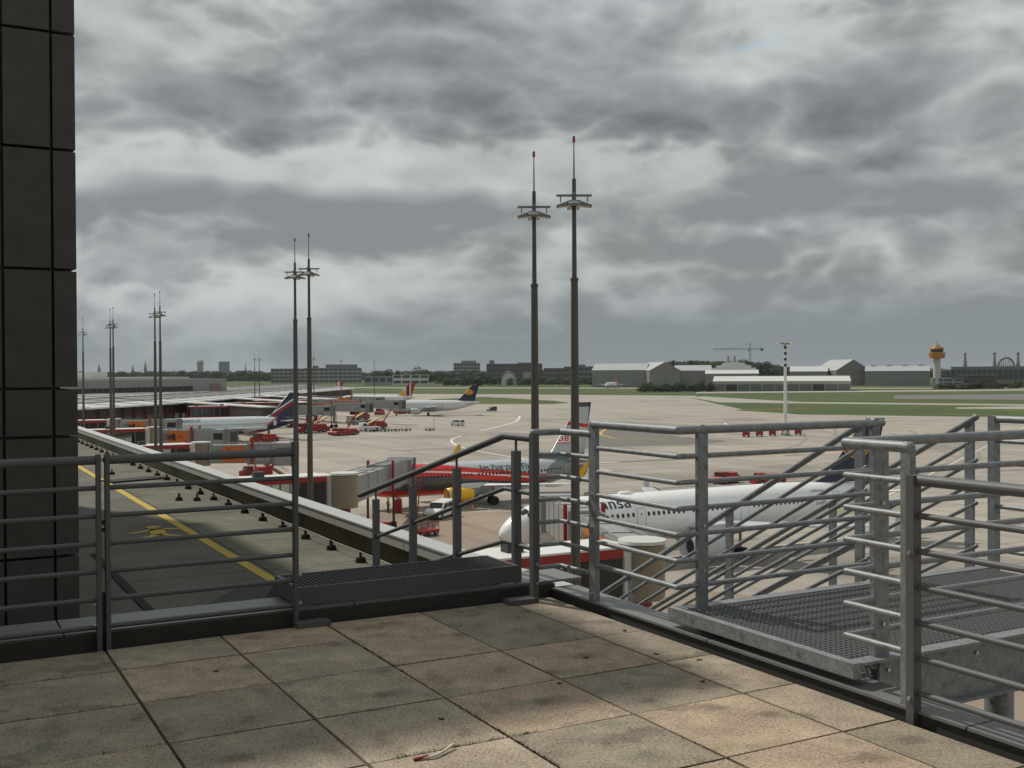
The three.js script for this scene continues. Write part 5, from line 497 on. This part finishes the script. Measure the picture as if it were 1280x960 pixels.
{ const o = block('arena_hall', 'grey brown exhibition hall with an arched truss on its roof', 955, -728, 78, 20, 60, F(941, -716), M(0.2, 0.19, 0.175, 0.8), { rows: 1, bay: 5, roofM: conc }); for (const [x, h] of [[-26, 34], [2, 34], [24, 34]]) mesh('pylon', new THREE.CylinderGeometry(0.7, 2.2, h - 20, 8).translate(x, 20 + (h - 20) / 2, -20), midGrey, o); for (const [x] of [[-26], [2], [24]]) mesh('pylon_head', new THREE.SphereGeometry(1.6, 8, 6).translate(x, 34, -20), midGrey, o); mesh('roof_arch', new THREE.TorusGeometry(7.5, 0.9, 8, 24, Math.PI).scale(1, 1.25, 1).translate(13, 20, -20), midGrey, o); mesh('arch_web', Array.from({ length: 7 }, (_, k) => { const a = 0.3 + k * 0.42; return rod(V(13 + 7 * Math.cos(a), 20 + 8.6 * Math.sin(a), -20), V(13 + 4 * Math.cos(a + 0.2), 20.5, -20), 0.35, 5); }), midGrey, o); }
{ const o = thing('tower_crane', 'distant tower crane with a long jib above the hangars', 'crane', [1078, 0, -1234], -0.72); const cm = M(0.16, 0.15, 0.14, 0.7); const lat = (a, b, w) => { const out = [], d = b.clone().sub(a), n = Math.round(d.length() / (w * 1.3)); for (const [i, j] of [[1, 1], [1, -1], [-1, 1], [-1, -1]]) { const off = Math.abs(d.y) > Math.abs(d.x) ? V(i * w / 2, 0, j * w / 2) : V(0, i * w / 2, j * w / 2); out.push(rod(a.clone().add(off), b.clone().add(off), w * 0.12, 4)); } for (let k = 0; k < n; k++) { const p = a.clone().addScaledVector(d, k / n), q = a.clone().addScaledVector(d, (k + 1) / n), s = k % 2 ? 1 : -1; const o1 = Math.abs(d.y) > Math.abs(d.x) ? V(s * w / 2, 0, w / 2) : V(0, s * w / 2, w / 2); out.push(rod(p.clone().add(o1), q.clone().sub(o1).add(V(0, 0, w)), w * 0.08, 3)); } return out; };
  mesh('mast', lat(V(0, 0, 0), V(0, 51, 0), 2.4), cm, o); mesh('jib', lat(V(0, 50, 0), V(-54, 50, 0), 1.8), cm, o); mesh('counter_jib', lat(V(0, 50, 0), V(17, 50, 0), 1.8), cm, o); mesh('counterweight', box(4, 4, 3, 17, 49, 0), cm, o); mesh('peak', rod(V(0, 51, 0), V(0, 58, 0), 0.6, 5), cm, o); mesh('tie', [rod(V(0, 58, 0), V(-34, 51, 0), 0.15, 4), rod(V(0, 58, 0), V(16, 51, 0), 0.15, 4)], cm, o); mesh('operator_cab', box(2, 2.4, 2, -2, 47.6, 1.6), cm, o); }

// ---------- trees ----------
function crownGeo(seed, lobes = 11, leaves = 900) { const r = rngOf(seed), L = Array.from({ length: lobes }, (_, i) => { const a = r() * 6.28, q = Math.sqrt(r()) * 0.34; return [Math.cos(a) * q, 0.22 + r() * 0.56 - q * 0.35, Math.sin(a) * q, 0.16 + r() * 0.13]; }); L.push([0, 0.62, 0, 0.26], [0, 0.3, 0, 0.26]); const pos = [], nor = [];
  for (let k = 0; k < leaves; k++) { const [x, y, z, s] = L[Math.floor(r() * L.length)]; const d = V(r() - 0.5, r() - 0.42, r() - 0.5).normalize(), rad = s * (0.62 + 0.45 * Math.cbrt(r())); const c = V(x, y, z).addScaledVector(d, rad), t1 = V(r() - 0.5, r() - 0.5, r() - 0.5).cross(d).normalize(), t2 = d.clone().cross(t1), e = 0.03 + r() * 0.035; for (const [a, b] of [[1, 0], [-0.6, 0.9], [-0.6, -0.9]]) { const p = c.clone().addScaledVector(t1, a * e).addScaledVector(t2, b * e).addScaledVector(d, (r() - 0.5) * e); pos.push(p.x, p.y, p.z); const n = d.clone().addScaledVector(t1, (r() - 0.5) * 0.8).normalize(); nor.push(n.x, n.y, n.z); } }
  const g = new THREE.BufferGeometry(); g.setAttribute('position', new THREE.Float32BufferAttribute(pos, 3)); g.setAttribute('normal', new THREE.Float32BufferAttribute(nor, 3)); g.setAttribute('uv', new THREE.Float32BufferAttribute(pos.flatMap((v, i) => i % 3 === 2 ? [] : [v * 3]), 2)); return g; }
const crowns = [11, 12, 13, 14].map((s) => crownGeo(s)), leafMs = [[1, 1, 1], [0.72, 0.8, 0.75], [1.45, 1.4, 1.0]].map((c) => new THREE.MeshStandardMaterial({ map: leafy, color: C(...c), roughness: 1, side: THREE.DoubleSide })), barkM = M(0.06, 0.05, 0.04, 0.95);
const limb = [rod(V(0, 0, 0), V(0.01, 0.45, 0), 0.035, 7, 0.018), rod(V(0, 0.28, 0), V(0.16, 0.52, 0.05), 0.014, 5, 0.006), rod(V(0, 0.3, 0), V(-0.14, 0.56, -0.06), 0.014, 5, 0.006), rod(V(0, 0.38, 0), V(0.02, 0.75, 0.03), 0.014, 5, 0.006)]; const trunkG = geoOf(limb);
function tree(label, group, x, z, w, h, k) { const o = thing('tree', label, 'tree', [x, -0.05, z], k * 1.3, group); o.scale.set(w, h, w); mesh('trunk', trunkG, barkM, o); mesh('crown', crowns[k % 4], leafMs[k % 3], o); return o; }
const along = (px, depth) => { const t = (px - 640) / 1350; return [depth * (0.4802 + 0.8771 * t), depth * (-0.8771 + 0.4802 * t)]; };   // bearing and distance to ground point
const rt = rngOf(321);
[[358, 2000, 26, 28], [366, 2010, 18, 22], [346, 2050, 20, 22]].forEach(([b, d, w, h], i) => { const [x, z] = along(b, d); tree('broad dark tree standing above the grey office block', 'trees by the office block', x, z, w, h, i); });
[[486, 1700, 24, 26], [497, 1720, 20, 24], [522, 1680, 34, 31], [532, 1700, 26, 26], [545, 1650, 24, 20], [556, 1640, 24, 22], [566, 1650, 24, 23], [578, 1640, 26, 22], [590, 1650, 24, 24], [600, 1600, 26, 20], [512, 1660, 20, 20]].forEach(([b, d, w, h], i) => { const [x, z] = along(b, d); tree('big rounded dark tree in the group beside the low white buildings', 'big trees beside the white buildings', x, z, w, h, i); });
for (let i = 0; i < 46; i++) { const b = 100 + i * 5.6 + rt() * 5, d = 2200 + rt() * 500, [x, z] = along(b, d); tree('dark tree in the line above the terminal block', 'treeline above the terminal block', x, z, 24 + rt() * 14, 20 + rt() * 9, Math.floor(rt() * 12)); }
for (let i = 0; i < 34; i++) { const b = 560 + i * 5.6 + rt() * 4, d = 1380 + rt() * 150, [x, z] = along(b, d); tree('low dark tree among the far buildings and the grass edge', 'trees along the far grass edge', x, z, 13 + rt() * 9, 9 + rt() * 7, Math.floor(rt() * 12)); }
for (let i = 0; i < 60; i++) { const b = 812 + i * 3.5 + rt() * 4, d = 1500 + rt() * 150, [x, z] = along(b, d); const bump = 30 + 6 * Math.exp(-(((b - 860) / 40) ** 2)) + 5 * Math.exp(-(((b - 930) / 30) ** 2)) - ss(950, 1020, b) * 10; tree('dark tree on the wooded rise behind the hangars', 'trees on the rise behind the hangars', x, z, 24 + rt() * 12, bump + rt() * 3, Math.floor(rt() * 12)); }
for (let i = 0; i < 22; i++) { const b = 800 + i * 4.4 + rt() * 3, d = 880 + rt() * 70, [x, z] = along(b, d); tree('round dark bush in front of the hangars', 'bushes before the hangars', x, z, 8 + rt() * 5, 5 + rt() * 4.5, Math.floor(rt() * 12)); }
for (let i = 0; i < 16; i++) { const b = 1176 + i * 7 + rt() * 4, d = 940 + rt() * 60, [x, z] = along(b, d); tree('dark bush near the foot of the control tower', 'bushes by the control tower', x, z, 9 + rt() * 5, 5 + rt() * 4, Math.floor(rt() * 12)); }
{ // the wood that closes the horizon: one mass
  const im = new THREE.InstancedMesh(crowns[1], leafMs[1], 900), m = new THREE.Matrix4(); for (let i = 0; i < 900; i++) { const b = -150 + rt() * 1600, d = 2500 + rt() * 1000, [x, z] = along(b, d), s = 26 + rt() * 20; m.compose(V(x, -5, z), new THREE.Quaternion().setFromAxisAngle(V(0, 1, 0), rt() * 6.28), V(s * 1.3, s * (b < 340 ? 0.75 : 0.72), s * 1.3)); im.setMatrixAt(i, m); } im.name = 'distant_wood'; im.userData = { kind: 'stuff', label: 'far wood closing the horizon as one dark band', category: 'wood' }; scene.add(im); }

scene.fog = new THREE.FogExp2(new THREE.Color(0.72, 0.8, 0.86), 0.00004);
renderer.render(scene, camera);
